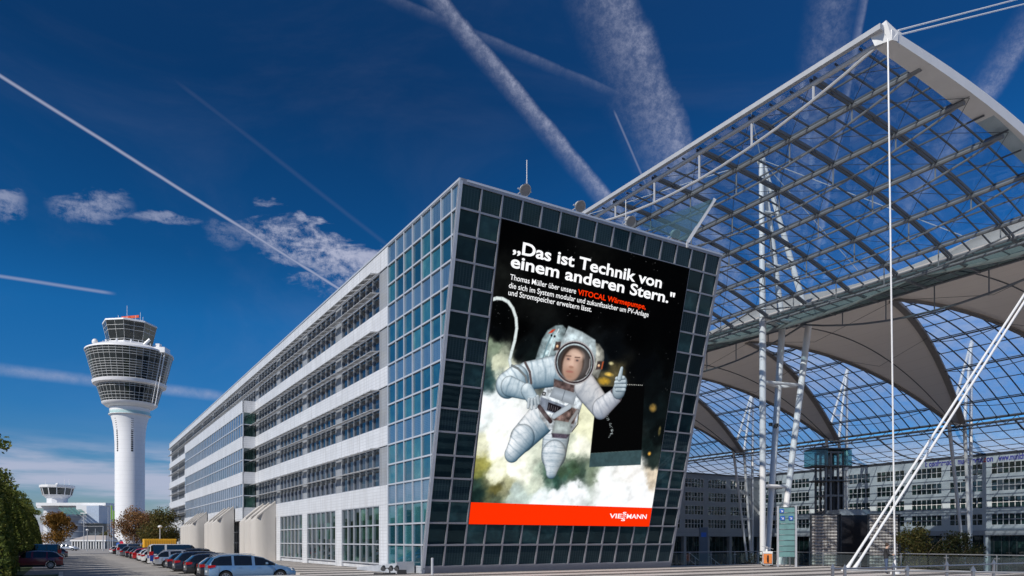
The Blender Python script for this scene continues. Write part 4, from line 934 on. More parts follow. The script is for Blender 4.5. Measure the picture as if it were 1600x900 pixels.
# ---------------------------------------------------------------- far offices around the sunken forum
def far_window(T, w=6, rows=2):
    f, p = MB(), MB(); pw = 1.24; WLn = pw * w; h = 2.6
    for i in range(w + 1): f.box(i * pw - .05, i * pw + .05, -.08, .1, 0, h)
    for i in range(rows + 1): f.box(0, WLn, -.075, .1, h * i / rows - .05, h * i / rows + .05)
    p.quad((0, .08, 0), (WLn, .08, 0), (WLn, .08, h), (0, .08, h)); F = f.build('window', M_WHITE, T); p.build('pane', M_GFAR, F); return F
def far_block(name, label, origin, rz, length, top, wallmat, mirror=False):
    T = thing(name, label, 'building', origin, rz)
    zs = [3.99 * K + 3.63 * K * i for i in range(5)]
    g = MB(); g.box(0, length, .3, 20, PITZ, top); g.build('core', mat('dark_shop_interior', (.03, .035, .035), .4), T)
    bay = 8.65 * K; nb = int(length / bay); g = MB(); WLn = 1.24 * 6
    for i in range(5):
        z0 = zs[i] + (1.21 * K if i < 5 else 0); b0 = zs[i]; b1 = zs[i] + 1.21 * K if i < 4 else top
        g.box(0, length, -.1, .35, b0, b1)
        if i < 4:
            prev = 0
            for b in range(nb):
                x = b * bay + 1.2; g.box(prev, x, -.095, .35, b1, zs[i + 1]); prev = x + WLn
            g.box(prev, length, -.095, .35, b1, zs[i + 1])
    g.build('wall', wallmat, T)
    g = MB(); g.box(-.3, length + .3, -.5, 1, top, top + .25); g.build('cornice', M_DSTEEL, T)
    g = MB(); g.box(0, length, -1.4, .3, zs[0] - 1.1, zs[0] - .05); g.build('canopy', mat('grey_fascia', (.34, .37, .40), .5), T)
    for b in range(nb):
        g = MB(); g.box(b * bay - .1, b * bay + .9, -.9, .2, PITZ, zs[0] - 1.1); g.build('pillar', wallmat, T)
    proto = far_window(T); used = False
    for i in range(4):
        for b in range(nb):
            o = copy_tree(proto, T) if used else proto; used = True; o.location = (b * bay + 1.2, 0, zs[i] + 1.21 * K)
    g = MB()
    for i in range(int(length / 1.6)): g.box(i * 1.6, i * 1.6 + .08, .15, .29, PITZ, zs[0] - 1.1)
    g.build('shopfront_frame', M_STEEL, T)
    g = MB(); g.quad((0, .22, PITZ), (length, .22, PITZ), (length, .22, zs[0] - 1.1), (0, .22, zs[0] - 1.1)); g.build('shopfront_glazing', M_GFAR, T)
    return T
M_FARW = mat('pale_render', (.50, .56, .59), .6, 0, .06, .3); M_FARS = mat('shaded_far_wall', (.34, .36, .38), .55, 0, .08, .3)  # back block's wall colour is darkened to stand for the shade on it
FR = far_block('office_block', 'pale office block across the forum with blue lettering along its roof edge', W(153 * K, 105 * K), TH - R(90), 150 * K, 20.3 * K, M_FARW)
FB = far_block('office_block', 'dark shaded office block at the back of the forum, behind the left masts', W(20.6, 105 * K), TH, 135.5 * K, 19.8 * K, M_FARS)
def wall_text(parent, s, x0, x1, y, z, cap, m, name='lettering', bold=.03):
    c = bpy.data.curves.new(name, 'FONT'); c.body = s; c.size = 1; c.offset = bold; c.extrude = .02
    to = bpy.data.objects.new('t', c); C.objects.link(to); bpy.context.view_layer.update()
    me = bpy.data.meshes.new_from_object(to.evaluated_get(bpy.context.evaluated_depsgraph_get())); bpy.data.objects.remove(to)
    xa = min(v.co.x for v in me.vertices); xb = max(v.co.x for v in me.vertices); k = (x1 - x0) / (xb - xa); kv = cap / .7
    for v in me.vertices: v.co = ((v.co.x - xa) * k + x0, y - v.co.z, v.co.y * kv + z)
    me.materials.clear(); me.materials.append(m); o = bpy.data.objects.new(name, me); C.objects.link(o); o.parent = parent; return o
M_BLUEL = mat('blue_letters', (.06, .06, .35), .5); M_REDL = mat('red_letters', (.6, .03, .05), .5)
def xr(px):   # distance along the right-hand block where the photograph shows column px
    r_ = (px - 800) / FPX; u = 153 * K; v = (OX + u * CT - r_ * (OY + u * ST)) / (ST + r_ * CT); return 105 * K - v
lz = 3.99 * K + 3.63 * K * 4 + .35
wall_text(FR, 'i: conference', xr(1446), xr(1492), -.13, lz, 1.4, M_BLUEL); wall_text(FR, 'munich-event', xr(1497), xr(1536), -.13, lz, 1.4, M_BLUEL)
wall_text(FR, '.c', xr(1537), xr(1541), -.13, lz, 1.4, M_REDL); wall_text(FR, 'on', xr(1542), xr(1552), -.13, lz, 1.4, M_BLUEL); wall_text(FR, 'www.munich', xr(1560), xr(1601), -.13, lz, 1.4, M_BLUEL)

# lift tower, screen walls and pylons in the forum
def at(px, Y): p = pix(px, Y); return p
def lift():
    Yd = 118.; s = Yd / FPX; T = thing('lift_tower', 'dark steel lift tower with a greenish glass cabin on top, between the far masts', 'lift tower', Vector((at(1297, Yd).x, Yd, PITZ)), .12)
    zt = lambda py: EYE + (HY - py) * s - PITZ
    X = lambda px: (px - 1297) * s
    g = MB()
    for x in (X(1283), X(1291), X(1303), X(1312)):
        for y in (-1.2, 1.8): g.box(x - .14, x + .14, y - .14, y + .14, 0, zt(706))
    for py in (708, 729, 752, 775, 800, 825): g.box(X(1283), X(1312), -1.3, 1.9, zt(py) - .15, zt(py) + .15)
    g.build('frame', mat('tower_steel', (.2, .2, .21), .5, .3), T)
    g = MB(); g.box(X(1296), X(1311), -1.0, 1.6, 0, zt(745)); g.build('shaft', M_BLACK, T)
    g = MB(); g.box(X(1264), X(1322), -2.0, 2.0, zt(730), zt(729) + .05); g.box(X(1264), X(1322), -2.1, 2.1, zt(704), zt(702)); g.box(X(1262), X(1322), -2, 2, zt(753), zt(752)); g.build('platform', M_STEEL, T)
    MT = thin_glass('teal_cabin_glass', (.45, .72, .72), .12, .16, (.10, .38, .38), True); g = MB(); g.box(X(1264), X(1283), -1.9, 1.9, zt(729), zt(705)); g.build('cabin_glazing', MT, T); g = MB(); g.box(X(1312.5), X(1322), -1.9, 1.9, zt(729), zt(705)); g.build('cabin_glazing', MT, T) # thin_glass('teal_cabin_glass', (.25, .62, .62), .12, .25, (.15, .45, .45), True), T)
lift()
def louvre_wall(x0, x1, y0, label):
    Yd = 96.; s = Yd / FPX; T = thing('louvre_screen', label, 'screen wall', Vector((at(x0, Yd).x, Yd, PITZ)), 0, 'louvred screen walls'); w = (x1 - x0) * s; h = EYE + (HY - y0) * s - PITZ
    g = MB(); n = int(h / .42)
    for i in range(n):
        for c in range(int(w / .42)):
            z = i * .42 + .05; x = c * .42; g.hexa([(x, 0, z), (x + .36, 0, z), (x + .40, .18, z + .2), (x + .04, .18, z + .2), (x, -.12, z + .16), (x + .36, -.12, z + .16), (x + .40, .06, z + .36), (x + .04, .06, z + .36)])
    g.build('louvres', mat('patinated_louvre', (.62, .55, .50), .55, .2, .35, 4), T); g = MB(); g.box(0, w, .2, .3, 0, h); g.box(-.1, 0, -.1, .3, 0, h); g.box(w, w + .1, -.1, .3, 0, h); g.box(0, w, -.1, .3, h - .12, h); g.build('frame', M_DSTEEL, T)
louvre_wall(1268, 1313, 803, 'louvred grey screen wall left of the dark kiosk'); louvre_wall(1358, 1405, 803, 'louvred grey screen wall right of the dark kiosk')
Yd = 100.; s = Yd / FPX; T = thing('dark_kiosk', 'black kiosk with a grey top band between the two louvred screens', 'kiosk', Vector((at(1313, Yd).x, Yd, PITZ)))
g = MB(); g.box(0, 45 * s, 0, 4, 0, EYE + (HY - 805) * s - PITZ); g.build('body', mat('dark_kiosk_cladding', (.025, .022, .025), .4), T)
g = MB(); g.box(-.1, 46 * s, -.2, 4.2, EYE + (HY - 805) * s - PITZ, EYE + (HY - 796) * s - PITZ); g.build('top_band', mat('grey_fascia'), T)

def arrow_sign(parent, x, y, z, w, m=None):
    g = MB(); g.box(x, x + w, y - .03, y, z, z + w); S = g.build('sign_plate', mat('sign_blue', (.02, .12, .5), .4), parent)
    g = MB(); g.bar((x + w * .25, y - .036, z + w * .72), (x + w * .7, y - .036, z + w * .3), .01, w * .13, (1, 0, 1)); g.box(x + w * .3, x + w * .76, y - .042, y - .032, z + w * .2, z + w * .32); g.box(x + w * .65, x + w * .77, y - .044, y - .031, z + w * .3, z + w * .66)
    g.build('arrow', mat('sign_white', (.8, .8, .8), .4), S)
Yd = 55.; s = Yd / FPX; T = thing('glass_pylon', 'tall greenish glass direction pylon with blue arrow signs at the plaza edge', 'glass pylon', at(1214.5, Yd))
w = 31 * s; h = EYE + (HY - 791) * s
g = MB(); g.box(0, .12, 0, .12, 0, h); g.box(w - .14, w, 0, .12, 0, h + .05); g.build('post', M_LSTEEL, T)
g = MB(); n = 9
for i in range(n): g.box(.15, w - .17, .03, .06, .75 + (h - .8) * i / n, .75 + (h - .8) * (i + 1) / n - .03)
g.build('glass_panels', mat('frosted_green_glass', (.16, .31, .30), .15, 0, .25, 1.2, spec=.7), T)
g = MB()
for i in range(n + 1): g.box(.12, w - .14, .0, .08, .74 + (h - .8) * i / n - .02, .74 + (h - .8) * i / n)
g.box(.5, .56, .02, .08, 0, .75); g.box(.95, 1.01, .02, .08, 0, .75); g.build('rails', M_STEEL, T)
arrow_sign(T, .18, .0, h - .5, .3); arrow_sign(T, .22, .0, h - 1.05, .32); arrow_sign(T, .85, .0, h - 1.05, .32)
Yd = 66.; s = Yd / FPX; T = thing('information_pylon', 'slim dark pylon with a blue sign above the forum stairs', 'pylon', Vector((at(1093, Yd).x, Yd, -2)))
g = MB(); g.box(0, 13 * s, 0, .25, 0, 2 + EYE + (HY - 824) * s); g.build('slab', mat('slate_panel', (.10, .12, .15), .4), T, bevel=.01)
g = MB(); g.box(.15, .6, -.02, .0, 2 + EYE + (HY - 839) * s, 2 + EYE + (HY - 832) * s); g.build('sign_plate', mat('sign_blue'), T)
def handrail(pts, label, rails=2):
    T = thing('stair_handrail', label, 'handrail', pts[0], 0); p0 = Vector(pts[0]); P = [Vector(p) - p0 for p in pts]; g = MB()
    g.tube([p + Vector((0, 0, .95)) for p in P], .03, 6); g.tube([p + Vector((0, 0, .3)) for p in P], .02, 6); g.build('rail', M_LSTEEL, T)
    for i in range(4):
        f = i / 3; q = P[0].lerp(P[-1], f); g = MB(); g.tube([q, q + Vector((0, 0, .95))], .03, 6); g.build('post', M_LSTEEL, T)
a = pix(1077, 68); handrail([a + Vector((0, 0, -.1)), a + Vector((2.4, 3, -1.5))], 'sloping steel handrail left of the dark pylon')
a = pix(1108, 67); handrail([a + Vector((0, 0, -.4)), a + Vector((2.6, 3, -1.9))], 'sloping steel handrail right of the dark pylon')

# ---------------------------------------------------------------- railings on the plaza edge
def railing(p, q, n, label, h=1.05, glass=True, group=None):
    p, q = Vector(p), Vector(q); T = thing('railing', label, 'railing', p, 0, group); d = q - p; g = MB(); g.tube([Vector((0, 0, h)), d + Vector((0, 0, h))], .035, 8); g.build('handrail', M_RAIL, T)
    dd = d.normalized()
    for i in range(n + 1):
        c = d * i / n; g = MB(); g.bar(c, c + Vector((0, 0, h)), .09, .04, dd); g.bar(c + Vector((0, 0, h * .78)) - dd * .16, c + Vector((0, 0, h * .78)) + dd * .16, .04, .05); g.build('post', M_RAIL, T)
    if glass:
        g = MB(); g.quad(Vector((0, 0, .08)) + dd * .02, d + Vector((0, 0, .08)), d + Vector((0, 0, h - .14)), Vector((0, 0, h - .14)) + dd * .02); g.build('glass_infill', M_RAILGLASS, T)
    return T
railing(W(20.8, 2.0), W(31.9, 2.0), 4, 'glass railing at the plaza edge between the office front and the glass pylon')
railing(W(31.8, 1.8), W(31.8, -26), 9, 'long glass railing at the plaza edge behind the diagonal stays')
def fence2(p, q, n, label):
    p, q = Vector(p), Vector(q); T = thing('low_handrail', label, 'handrail', p, 0, 'low handrails at the picture foot'); d = q - p; g = MB(); g.tube([Vector((0, 0, .9)), d + Vector((0, 0, .9))], .032, 8); g.tube([Vector((0, 0, .45)), d + Vector((0, 0, .45))], .015, 6); g.build('rail', M_RAIL, T)
    for i in range(n + 1):
        c = d * i / n; g = MB(); g.box(c.x - .045, c.x + .045, c.y - .045, c.y + .045, 0, .92)
        i0 = len(g.v); g.v += [(c.x - .09, c.y - .05, .92), (c.x + .09, c.y - .05, .92), (c.x + .09, c.y + .05, .92), (c.x - .09, c.y + .05, .92), (c.x, c.y, 1.12)]
        for f in ((0, 1, 4), (1, 2, 4), (2, 3, 4), (3, 0, 4), (3, 2, 1, 0)): g.f.append(tuple(i0 + k for k in f)); g.m.append(0)
        g.build('post', M_RAIL, T)
fence2((11.9, 27.2, 0), (25.0, 35.0, 0), 4, 'farther low handrail with pointed posts at the lower right'); fence2((11.9, 26.2, 0), (17.4, 24.0, 0), 3, 'nearer low handrail with pointed posts at the lower right')

# bollard, scrap pile, ramp wall
T = thing('bollard', 'slim steel bollard standing in front of the office corner', 'bollard', pix(675.5, 42)); g = MB(); g.tube([(0, 0, 0), (0, 0, .95)], .075, 14); g.build('post', M_LSTEEL, T, smooth=True); g = MB(); g.ball((0, 0, .95), .076, 12, sz=.4); g.build('cap', M_LSTEEL, T, smooth=True)
T = site('ramp_wall', 'low grey metal ramp wall against the glazed corner', 'ramp', -1.3, .8, 0); g = MB(); g.hexa([(0, 0, 0), (1.1, 0, 0), (1.1, 7.0, 0), (0, 7.0, 0), (0, .0, .62), (1.1, .0, .62), (1.1, 7.0, .15), (0, 7.0, .15)]); g.build('side', mat('grey_sheet', (.42, .45, .50), .5), T); g = MB(); g.box(-.03, 1.12, -.03, .03, 0, .7); g.build('end_post', M_LSTEEL, T)
T = thing('ground_spotlight', 'cluster of small black ground spotlights on a low stand beside the ramp', 'spotlights', pix(609, 42.8)); g = MB()
g.box(-.3, .3, -.3, .3, 0, .08); g.tube([(0, 0, 0), (0, 0, .35)], .04, 6); g.tube([(-.35, 0, .35), (.4, 0, .35)], .03, 6); g.build('stand', M_BLACK, T)
for x, y in ((-.35, -.1), (.1, -.15), (.42, .0)):
    g = MB(); g.tube([(x, y - .12, .3), (x, y + .1, .45)], .15, 10, r2=.09); H = g.build('lamp_head', M_BLACK, T); g = MB(); g.tube([(x, y - .14, .285), (x, y - .122, .298)], .125, 10); g.build('lens', mat('lamp_lens'), H)
g = MB(); g.box(-.9, -.35, -.2, .0, 0, .07); g.box(.45, .95, -.1, .25, 0, .25); g.build('ballast_box', M_BLACK, T)

# ---------------------------------------------------------------- cleaning cart and person
def cart():
    T = thing('cleaning_cart', 'orange and white cleaning cart standing left of the glass pylon', 'cart', pix(1199, 56.5), -.2)
    g = MB()
    for x in (-.33, .33):
        for y in (-.22, .22): g.box(x - .02, x + .02, y - .02, y + .02, .12, 1.0)
    g.box(-.36, .36, -.25, .25, .12, .17); g.build('frame', M_LSTEEL, T)
    for x in (-.3, .3):
        for y in (-.2, .2): g = MB(); g.tube([(x, y - .03, .09), (x, y + .03, .09)], .09, 10); g.build('wheel', M_RUBBER, T)
    g = MB(); g.hexa([(-.3, -.2, .2), (.3, -.2, .2), (.3, .2, .2), (-.3, .2, .2), (-.34, -.24, .95), (.34, -.24, .95), (.34, .24, .95), (-.34, .24, .95)]); g.build('bag', mat('orange_bag', (.8, .25, .06), .7, 0, .15, 6), T, bevel=.03)
    g = MB(); g.box(-.36, .36, -.27, .27, .96, 1.14); g.build('tray', M_WHITE, T, bevel=.02)
    g = MB(); g.tube([(.0, -.25, .32), (.0, -.255, .7)], .07, 6); g.ball((0, -.24, .78), .07, 8); g.build('mark', M_BLACK, T)
    g = MB(); g.tube([(-.05, 0, 1.1), (-.05, 0, 1.5)], .08, 8); g.build('bottle', M_WHITE, T)
    g = MB(); g.hexa([(-.4, -.2, 1.52), (.42, -.2, 1.3), (.42, .2, 1.3), (-.4, .2, 1.52), (-.4, -.2, 1.55), (.42, -.2, 1.33), (.42, .2, 1.33), (-.4, .2, 1.55)]); g.build('lid', M_LSTEEL, T)
cart()
def person():
    T = thing('person', 'man in dark jacket and blue jeans, standing with something in his hands', 'person', pix(1384.5, 43.2), R(-8))
    J = {'pel': (0, 0, .93), 'bel': (.0, 0, 1.06), 'ch': (.02, 0, 1.30), 'up': (.03, 0, 1.44), 'nk': (.05, 0, 1.53), 'hd0': (.075, 0, 1.60), 'hd1': (.095, 0, 1.68), 'hd2': (.085, 0, 1.75)}
    V, E, RAD = [], [], []
    def add(p, r, par=None):
        V.append(p); RAD.append(r); i = len(V) - 1
        if par is not None: E.append((par, i))
        return i
    pel = add(J['pel'], (.155, .125)); bel = add(J['bel'], (.15, .115), pel); ch = add(J['ch'], (.17, .125), bel); up = add(J['up'], (.13, .10), ch); nk = add(J['nk'], (.058, .058), up)
    h0 = add(J['hd0'], (.075, .09), nk); h1 = add(J['hd1'], (.08, .10), h0); h2 = add(J['hd2'], (.06, .075), h1)
    nose = add((.205, 0, 1.655), (.012, .012), h1)
    for sgn in (-1, 1):
        sh = add((.02, sgn * .17, 1.42), (.068, .068), up); el = add((.06, sgn * .235, 1.15), (.048, .048), sh); wr = add((.30, sgn * .12, 1.10), (.03, .033), el); hd = add((.37, sgn * .085, 1.12), (.036, .03), wr)
        for k in range(4): f1 = add((.42, sgn * (.05 + .024 * k), 1.135 - .006 * k), (.011, .011), hd); add((.45 - .004 * k, sgn * (.038 + .024 * k), 1.165 - .01 * k), (.009, .009), f1)
        t1 = add((.39, sgn * .05, 1.16), (.012, .012), hd); add((.42, sgn * .03, 1.185), (.010, .010), t1)
        hp = add((0, sgn * .09, .87), (.10, .10), pel); kn = add((.03 * sgn + .02, sgn * .11, .48), (.066, .07), hp); an = add((.02 * sgn - .01, sgn * .11, .09), (.045, .05), kn); add((.12 + .02 * sgn, sgn * .12, .04), (.042, .036), an)
    me = bpy.data.meshes.new('body'); me.from_pydata(V, E, []); o = bpy.data.objects.new('body', me); C.objects.link(o)
    sk = o.modifiers.new('skin', 'SKIN'); sk.use_smooth_shade = True
    for i, r in enumerate(RAD): me.skin_vertices[0].data[i].radius = r
    me.skin_vertices[0].data[0].use_root = True
    sb = o.modifiers.new('sub', 'SUBSURF'); sb.levels = 2; sb.render_levels = 2
    bpy.context.view_layer.update(); m2 = bpy.data.meshes.new_from_object(o.evaluated_get(bpy.context.evaluated_depsgraph_get())); bpy.data.objects.remove(o)
    jeans = mat('blue_jeans', (.06, .09, .16), .9, 0, .25, 9); jac = mat('dark_jacket', (.018, .018, .022), .8, 0, .2, 6); shoe = mat('dark_shoes', (.03, .025, .02), .6)
    m2.materials.clear()
    for m in (jac, jeans, M_SKIN, shoe, M_HAIR): m2.materials.append(m)
    for p in m2.polygons:
        c = p.center; hand = c.x > .32 and c.z > .9 and c.z < 1.3
        p.material_index = 2 if (hand or c.z > 1.50) else (0 if c.z > .90 else (1 if c.z > .10 else 3)); p.use_smooth = True
    o = bpy.data.objects.new('body', m2); C.objects.link(o); o.parent = T
    g = MB(); g.ball((.065, 0, 1.715), .112, 14, sz=1.0); ho = g.build('hair', M_HAIR, T, smooth=True)
    for v in ho.data.vertices:
        if v.co.x > .13: v.co.x = .13 + (v.co.x - .13) * .2
        if v.co.z < 1.66: v.co.z = 1.66 + (v.co.z - 1.66) * .5; v.co.x -= .02
    for sgn in (-1, 1):
        g = MB(); g.ball((.168, sgn * .033, 1.69), .011, 6); g.build('eye', M_BLACK, T); g = MB(); g.ball((.085, sgn * .092, 1.665), .02, 6); g.build('ear', M_SKIN, T)
    g = MB(); g.box(.172, .178, -.02, .02, 1.612, 1.619); g.build('mouth', mat('lips', (.4, .15, .13), .6), T)
    hold_ = thing('phone', 'small pale object held in the hands of the standing man', 'phone', T.location + Vector((.44, -.06, 1.14)), R(-8)); g = MB(); g.box(-.012, .0, -.07, .07, -.02, .16); g.build('case', M_WHITE, hold_, bevel=.004)
    g = MB(); g.box(-.16, -.145, -.0, .0, 1, 1.01)
person()

# ---------------------------------------------------------------- vehicles
def lerp_tab(tab, x):
    for (a, b), (c, d) in zip(tab, tab[1:]):
        if x <= c: return b + (d - b) * (x - a) / (c - a + 1e-9)
    return tab[-1][1]
def car(label, paint, loc, rz, kind='estate', L_=4.6, Wd=1.8, H_=1.46, cat='car', group='cars parked in the row along the office block', stripe=None, reverse=False):
    T = thing('parked_' + ('van' if kind == 'van' else 'car'), label, cat, loc, rz, group)
    s = H_ / 1.46
    if kind == 'van':
        belt = [(0, 1.12), (L_ - 1.2, 1.12), (L_ - .45, 1.05), (L_, .75)]; roof = [(0, 1.12), (.10, H_ - .10), (.3, H_), (L_ - 1.9, H_), (L_ - 1.5, H_ - .06), (L_ - .75, 1.18), (L_ - .5, 1.08), (L_, .78)]
        wx = (.95, L_ - .95); wr = .34
    elif kind == 'mpv':
        belt = [(0, .98), (L_ - 1.3, .94), (L_ - .5, .80), (L_, .56)]; roof = [(0, 1.0), (.3, H_ - .17), (.6, H_ - .05), (1.5, H_), (2.3, H_ - .04), (2.95, H_ - .17), (L_ - 1.0, .98), (L_ - .45, .84), (L_, .60)]
        wx = (.85, L_ - .93); wr = .33
    elif kind == 'hatch':
        belt = [(0, .94), (L_ - 1.2, .93), (L_ - .4, .80), (L_, .6)]; roof = [(0, .98), (.1, .98), (.42, H_ - .14), (.7, H_ - .03), (1.6, H_), (2.3, H_ - .06), (L_ - 1.15, .96), (L_ - .4, .84), (L_, .64)]
        wx = (.72, L_ - .82); wr = .31
    else:
        belt = [(0, .95), (L_ - 1.5, .93), (L_ - .5, .82), (L_, .6)]; roof = [(0, .97), (.06, .98), (.5, H_ - .14), (.8, H_ - .04), (1.9, H_), (2.7, H_ - .05), (L_ - 1.45, .96), (L_ - .5, .86), (L_, .64)]
        wx = (.9, L_ - .92); wr = .32
    xs = set([0, .05, .12, .25, L_ - .02, L_ - .08, L_ - .2, L_]) | set(np.arange(.35, L_ - .25, .16))
    for c in wx:
        for a in range(0, 13): xs.add(c + (wr + .06) * math.cos(math.pi * a / 12))
    xs |= {a for a, b in roof} | {a for a, b in belt}; xs = sorted(x for x in xs if 0 <= x <= L_)
    xs = [x for i, x in enumerate(xs) if i == 0 or x - xs[i - 1] > .012]
    pill = []
    gl0, gl1 = None, None
    rows = []
    for x in xs:
        e = min(x, L_ - x); wfull = Wd / 2 * (1 - .16 * max(0, 1 - e / .55) ** 2)
        zb = .20 + .10 * max(0, 1 - e / .25)
        for c in wx:
            if abs(x - c) < wr + .06: zb = max(zb, wr + math.sqrt(max(0, (wr + .06) ** 2 - (x - c) ** 2)))
        b, r = lerp_tab(belt, x), lerp_tab(roof, x); r = max(r, b + .015); ins = (.10 if kind == 'van' else .24) * min(1, (r - b) / .45); wb = wfull * .965
        mid = max(zb + .02, .58)
        rows.append([(0, zb), (wfull * .9, zb), (wfull * .975, max(zb + .01, min(.34, b - .1))), (wfull, min(max(mid, zb + .02), b - .06)), (wb, b), (wb - ins, r - .045 * min(1, (r - b) / .2)), (wb - ins - .13, r), (0, r + .018)])
    n = 8; groups = {'body': MB(), 'side_window': MB(), 'side_window_right': MB(), 'windscreen': MB(), 'rear_window': MB(), 'sill': MB()}
    pillars = {'van': (1.35, 2.75, L_ - 1.65), 'mpv': (1.25, 2.35), 'hatch': (1.0, 2.0), 'estate': (1.15, 2.15)}[kind]
    for i in range(len(xs) - 1):
        a, b = rows[i], rows[i + 1]; xm = (xs[i] + xs[i + 1]) / 2; hgt = (a[5][1] + b[5][1] - a[4][1] - b[4][1]) / 2
        slope = (b[7][1] - a[7][1]) / (xs[i + 1] - xs[i]); high = hgt > .04
        for j in range(7):
            key = 'body'
            if j == 4 and hgt > .13 and all(abs(xm - p) > .075 for p in pillars) and not (kind == 'van' and xm < .18): key = 'side_window'
            if j in (6,) and high:
                if slope > .45 and xm < L_ / 2 and a[7][1] > a[4][1] + .02 and not (kind == 'van'): key = 'rear_window'
                if slope < -.28 and xm > L_ / 2: key = 'windscreen'
            if j <= 1: key = 'sill'
            for sg in (1, -1):
                q = [(xs[i], sg * a[j][0], a[j][1]), (xs[i + 1], sg * b[j][0], b[j][1]), (xs[i + 1], sg * b[j + 1][0], b[j + 1][1]), (xs[i], sg * a[j + 1][0], a[j + 1][1])]
                groups['side_window_right' if (key == 'side_window' and sg < 0) else key].quad(*(q if sg < 0 else q[::-1]))
    for k_, i in ((0, 0), (1, len(xs) - 1)):
        pts = [(xs[i], p[0], p[1]) for p in rows[i]] + [(xs[i], -p[0], p[1]) for p in rows[i][::-1]]; groups['body'].poly(pts if k_ else pts[::-1])
    pm = paint
    B = groups['body'].build('body', pm, T, smooth=True); groups['sill'].build('sill', M_BLACK if kind != 'van' else pm, T, smooth=True)
    for k_ in ('side_window', 'side_window_right', 'windscreen', 'rear_window'):
        if groups[k_].f: groups[k_].build(k_.replace('_right', ''), M_CARGLASS, T, smooth=True)
    alloy = mat('alloy_wheel', (.45, .45, .46), .3, .8, .05)
    for c in wx:
        for sg in (-1, 1):
            g = MB(); y = sg * (Wd / 2 - .13); g.tube([(c, y - .1, wr), (c, y + .1, wr)], wr, 20); w_ = g.build('tyre', M_RUBBER, T); g = MB(); yo = y + sg * .095
            g.tube([(c, yo, wr), (c, yo + sg * .012, wr)], wr * .62, 18); 
            rim = g.build('rim', mat('rim_dark', (.08, .08, .08), .4, .5), w_); g = MB()
            for k_ in range(7):
                t = k_ * 2 * math.pi / 7; g.bar((c, yo + sg * .02, wr), (c + wr * .6 * math.cos(t), yo + sg * .02, wr + wr * .6 * math.sin(t)), .05, .02, (0, 1, 0))
            g.lathe([(wr * .6, -.01), (wr * .66, -.01), (wr * .66, .012), (wr * .6, .012)], 20); base = len(g.v) - 80
            for q in range(base, len(g.v)): vx, vy, vz_ = g.v[q]; g.v[q] = (c + vx, yo + sg * (.01 + vz_), wr + vy)
            g.build('spokes', alloy, w_)
    tl = mat('tail_lamp_red', (.38, .004, .005), .3, 0, .1, spec=.4); hl = mat('head_lamp_glass', (.6, .62, .65), .1, 0, .1, spec=.8)
    for sg in (-1, 1):
        g = MB(); w0, w1 = Wd / 2 * .60, Wd / 2 * .9
        if kind in ('van',): z0, z1 = .95, 1.35; w0 = Wd / 2 * .78
        elif kind == 'mpv': z0, z1 = .84, 1.0
        else: z0, z1 = .78, .96
        g.hexa([(-.025, sg * w0, z0), (-.01, sg * w1, z0), (.30, sg * (Wd / 2 * .975), z0 + .05), (.1, sg * w0, z0), (-.02, sg * w0, z1), (0, sg * w1, z1), (.34, sg * (Wd / 2 * .965), z1), (.1, sg * w0, z1)]); g.build('tail_lamp', tl, T)
        g = MB(); g.hexa([(L_ - .28, sg * Wd / 2 * .93, .66), (L_ - .02, sg * Wd / 2 * .60, .60), (L_ + .01, sg * Wd / 2 * .66, .60), (L_ - .2, sg * Wd / 2 * .99, .64), (L_ - .34, sg * Wd / 2 * .9, .80), (L_ - .1, sg * Wd / 2 * .6, .72), (L_ - .04, sg * Wd / 2 * .66, .72), (L_ - .3, sg * Wd / 2 * .975, .80)]); g.build('headlight', hl, T)
        g = MB(); mx = L_ - (1.75 if kind != 'van' else 1.55); zz = lerp_tab(belt, mx) + .06; g.hexa([(mx, sg * Wd / 2 * .95, zz), (mx + .16, sg * Wd / 2 * .95, zz), (mx + .12, sg * (Wd / 2 + .16), zz + .01), (mx, sg * (Wd / 2 + .16), zz + .01), (mx, sg * Wd / 2 * .95, zz + .12), (mx + .12, sg * Wd / 2 * .95, zz + .12), (mx + .1, sg * (Wd / 2 + .16), zz + .13), (mx, sg * (Wd / 2 + .16), zz + .13)]); g.build('door_mirror', pm, T, bevel=.015)
        for hx in (pillars[-1] + .2, pillars[0] + .25):
            g = MB(); zz = lerp_tab(belt, hx) - .12; g.box(hx, hx + .18, sg * Wd / 2 * .965 - .02 * (sg < 0) , sg * Wd / 2 * .965 + .03 * sg + .02 * (sg < 0), zz, zz + .03) if sg > 0 else g.box(hx, hx + .18, -Wd / 2 * .965 - .03, -Wd / 2 * .965 + .01, zz, zz + .03); g.build('door_handle', pm, T)
    g = MB(); g.box(-.035, -.005, -.26, .26, .58, .69); g.build('number_plate', mat('plate_white', (.7, .7, .7), .4), T)
    g = MB(); g.box(-.04, .08, -Wd / 2 * .8, Wd / 2 * .8, .26, .42); g.build('rear_bumper', M_BLACK if kind != 'van' else pm, T, bevel=.03)
    if kind in ('estate', 'mpv'):
        for sg in (-1, 1): g = MB(); w_ = Wd / 2 * .965 - .3; g.tube([(.7, sg * w_, H_ + .0), (.85, sg * w_, H_ + .035), (2.3, sg * w_, H_ + .035), (2.5, sg * w_, H_ - .02)], .016, 6); g.build('roof_rail', M_LSTEEL if 'silver' in label or 'blue' in label else M_BLACK, T)
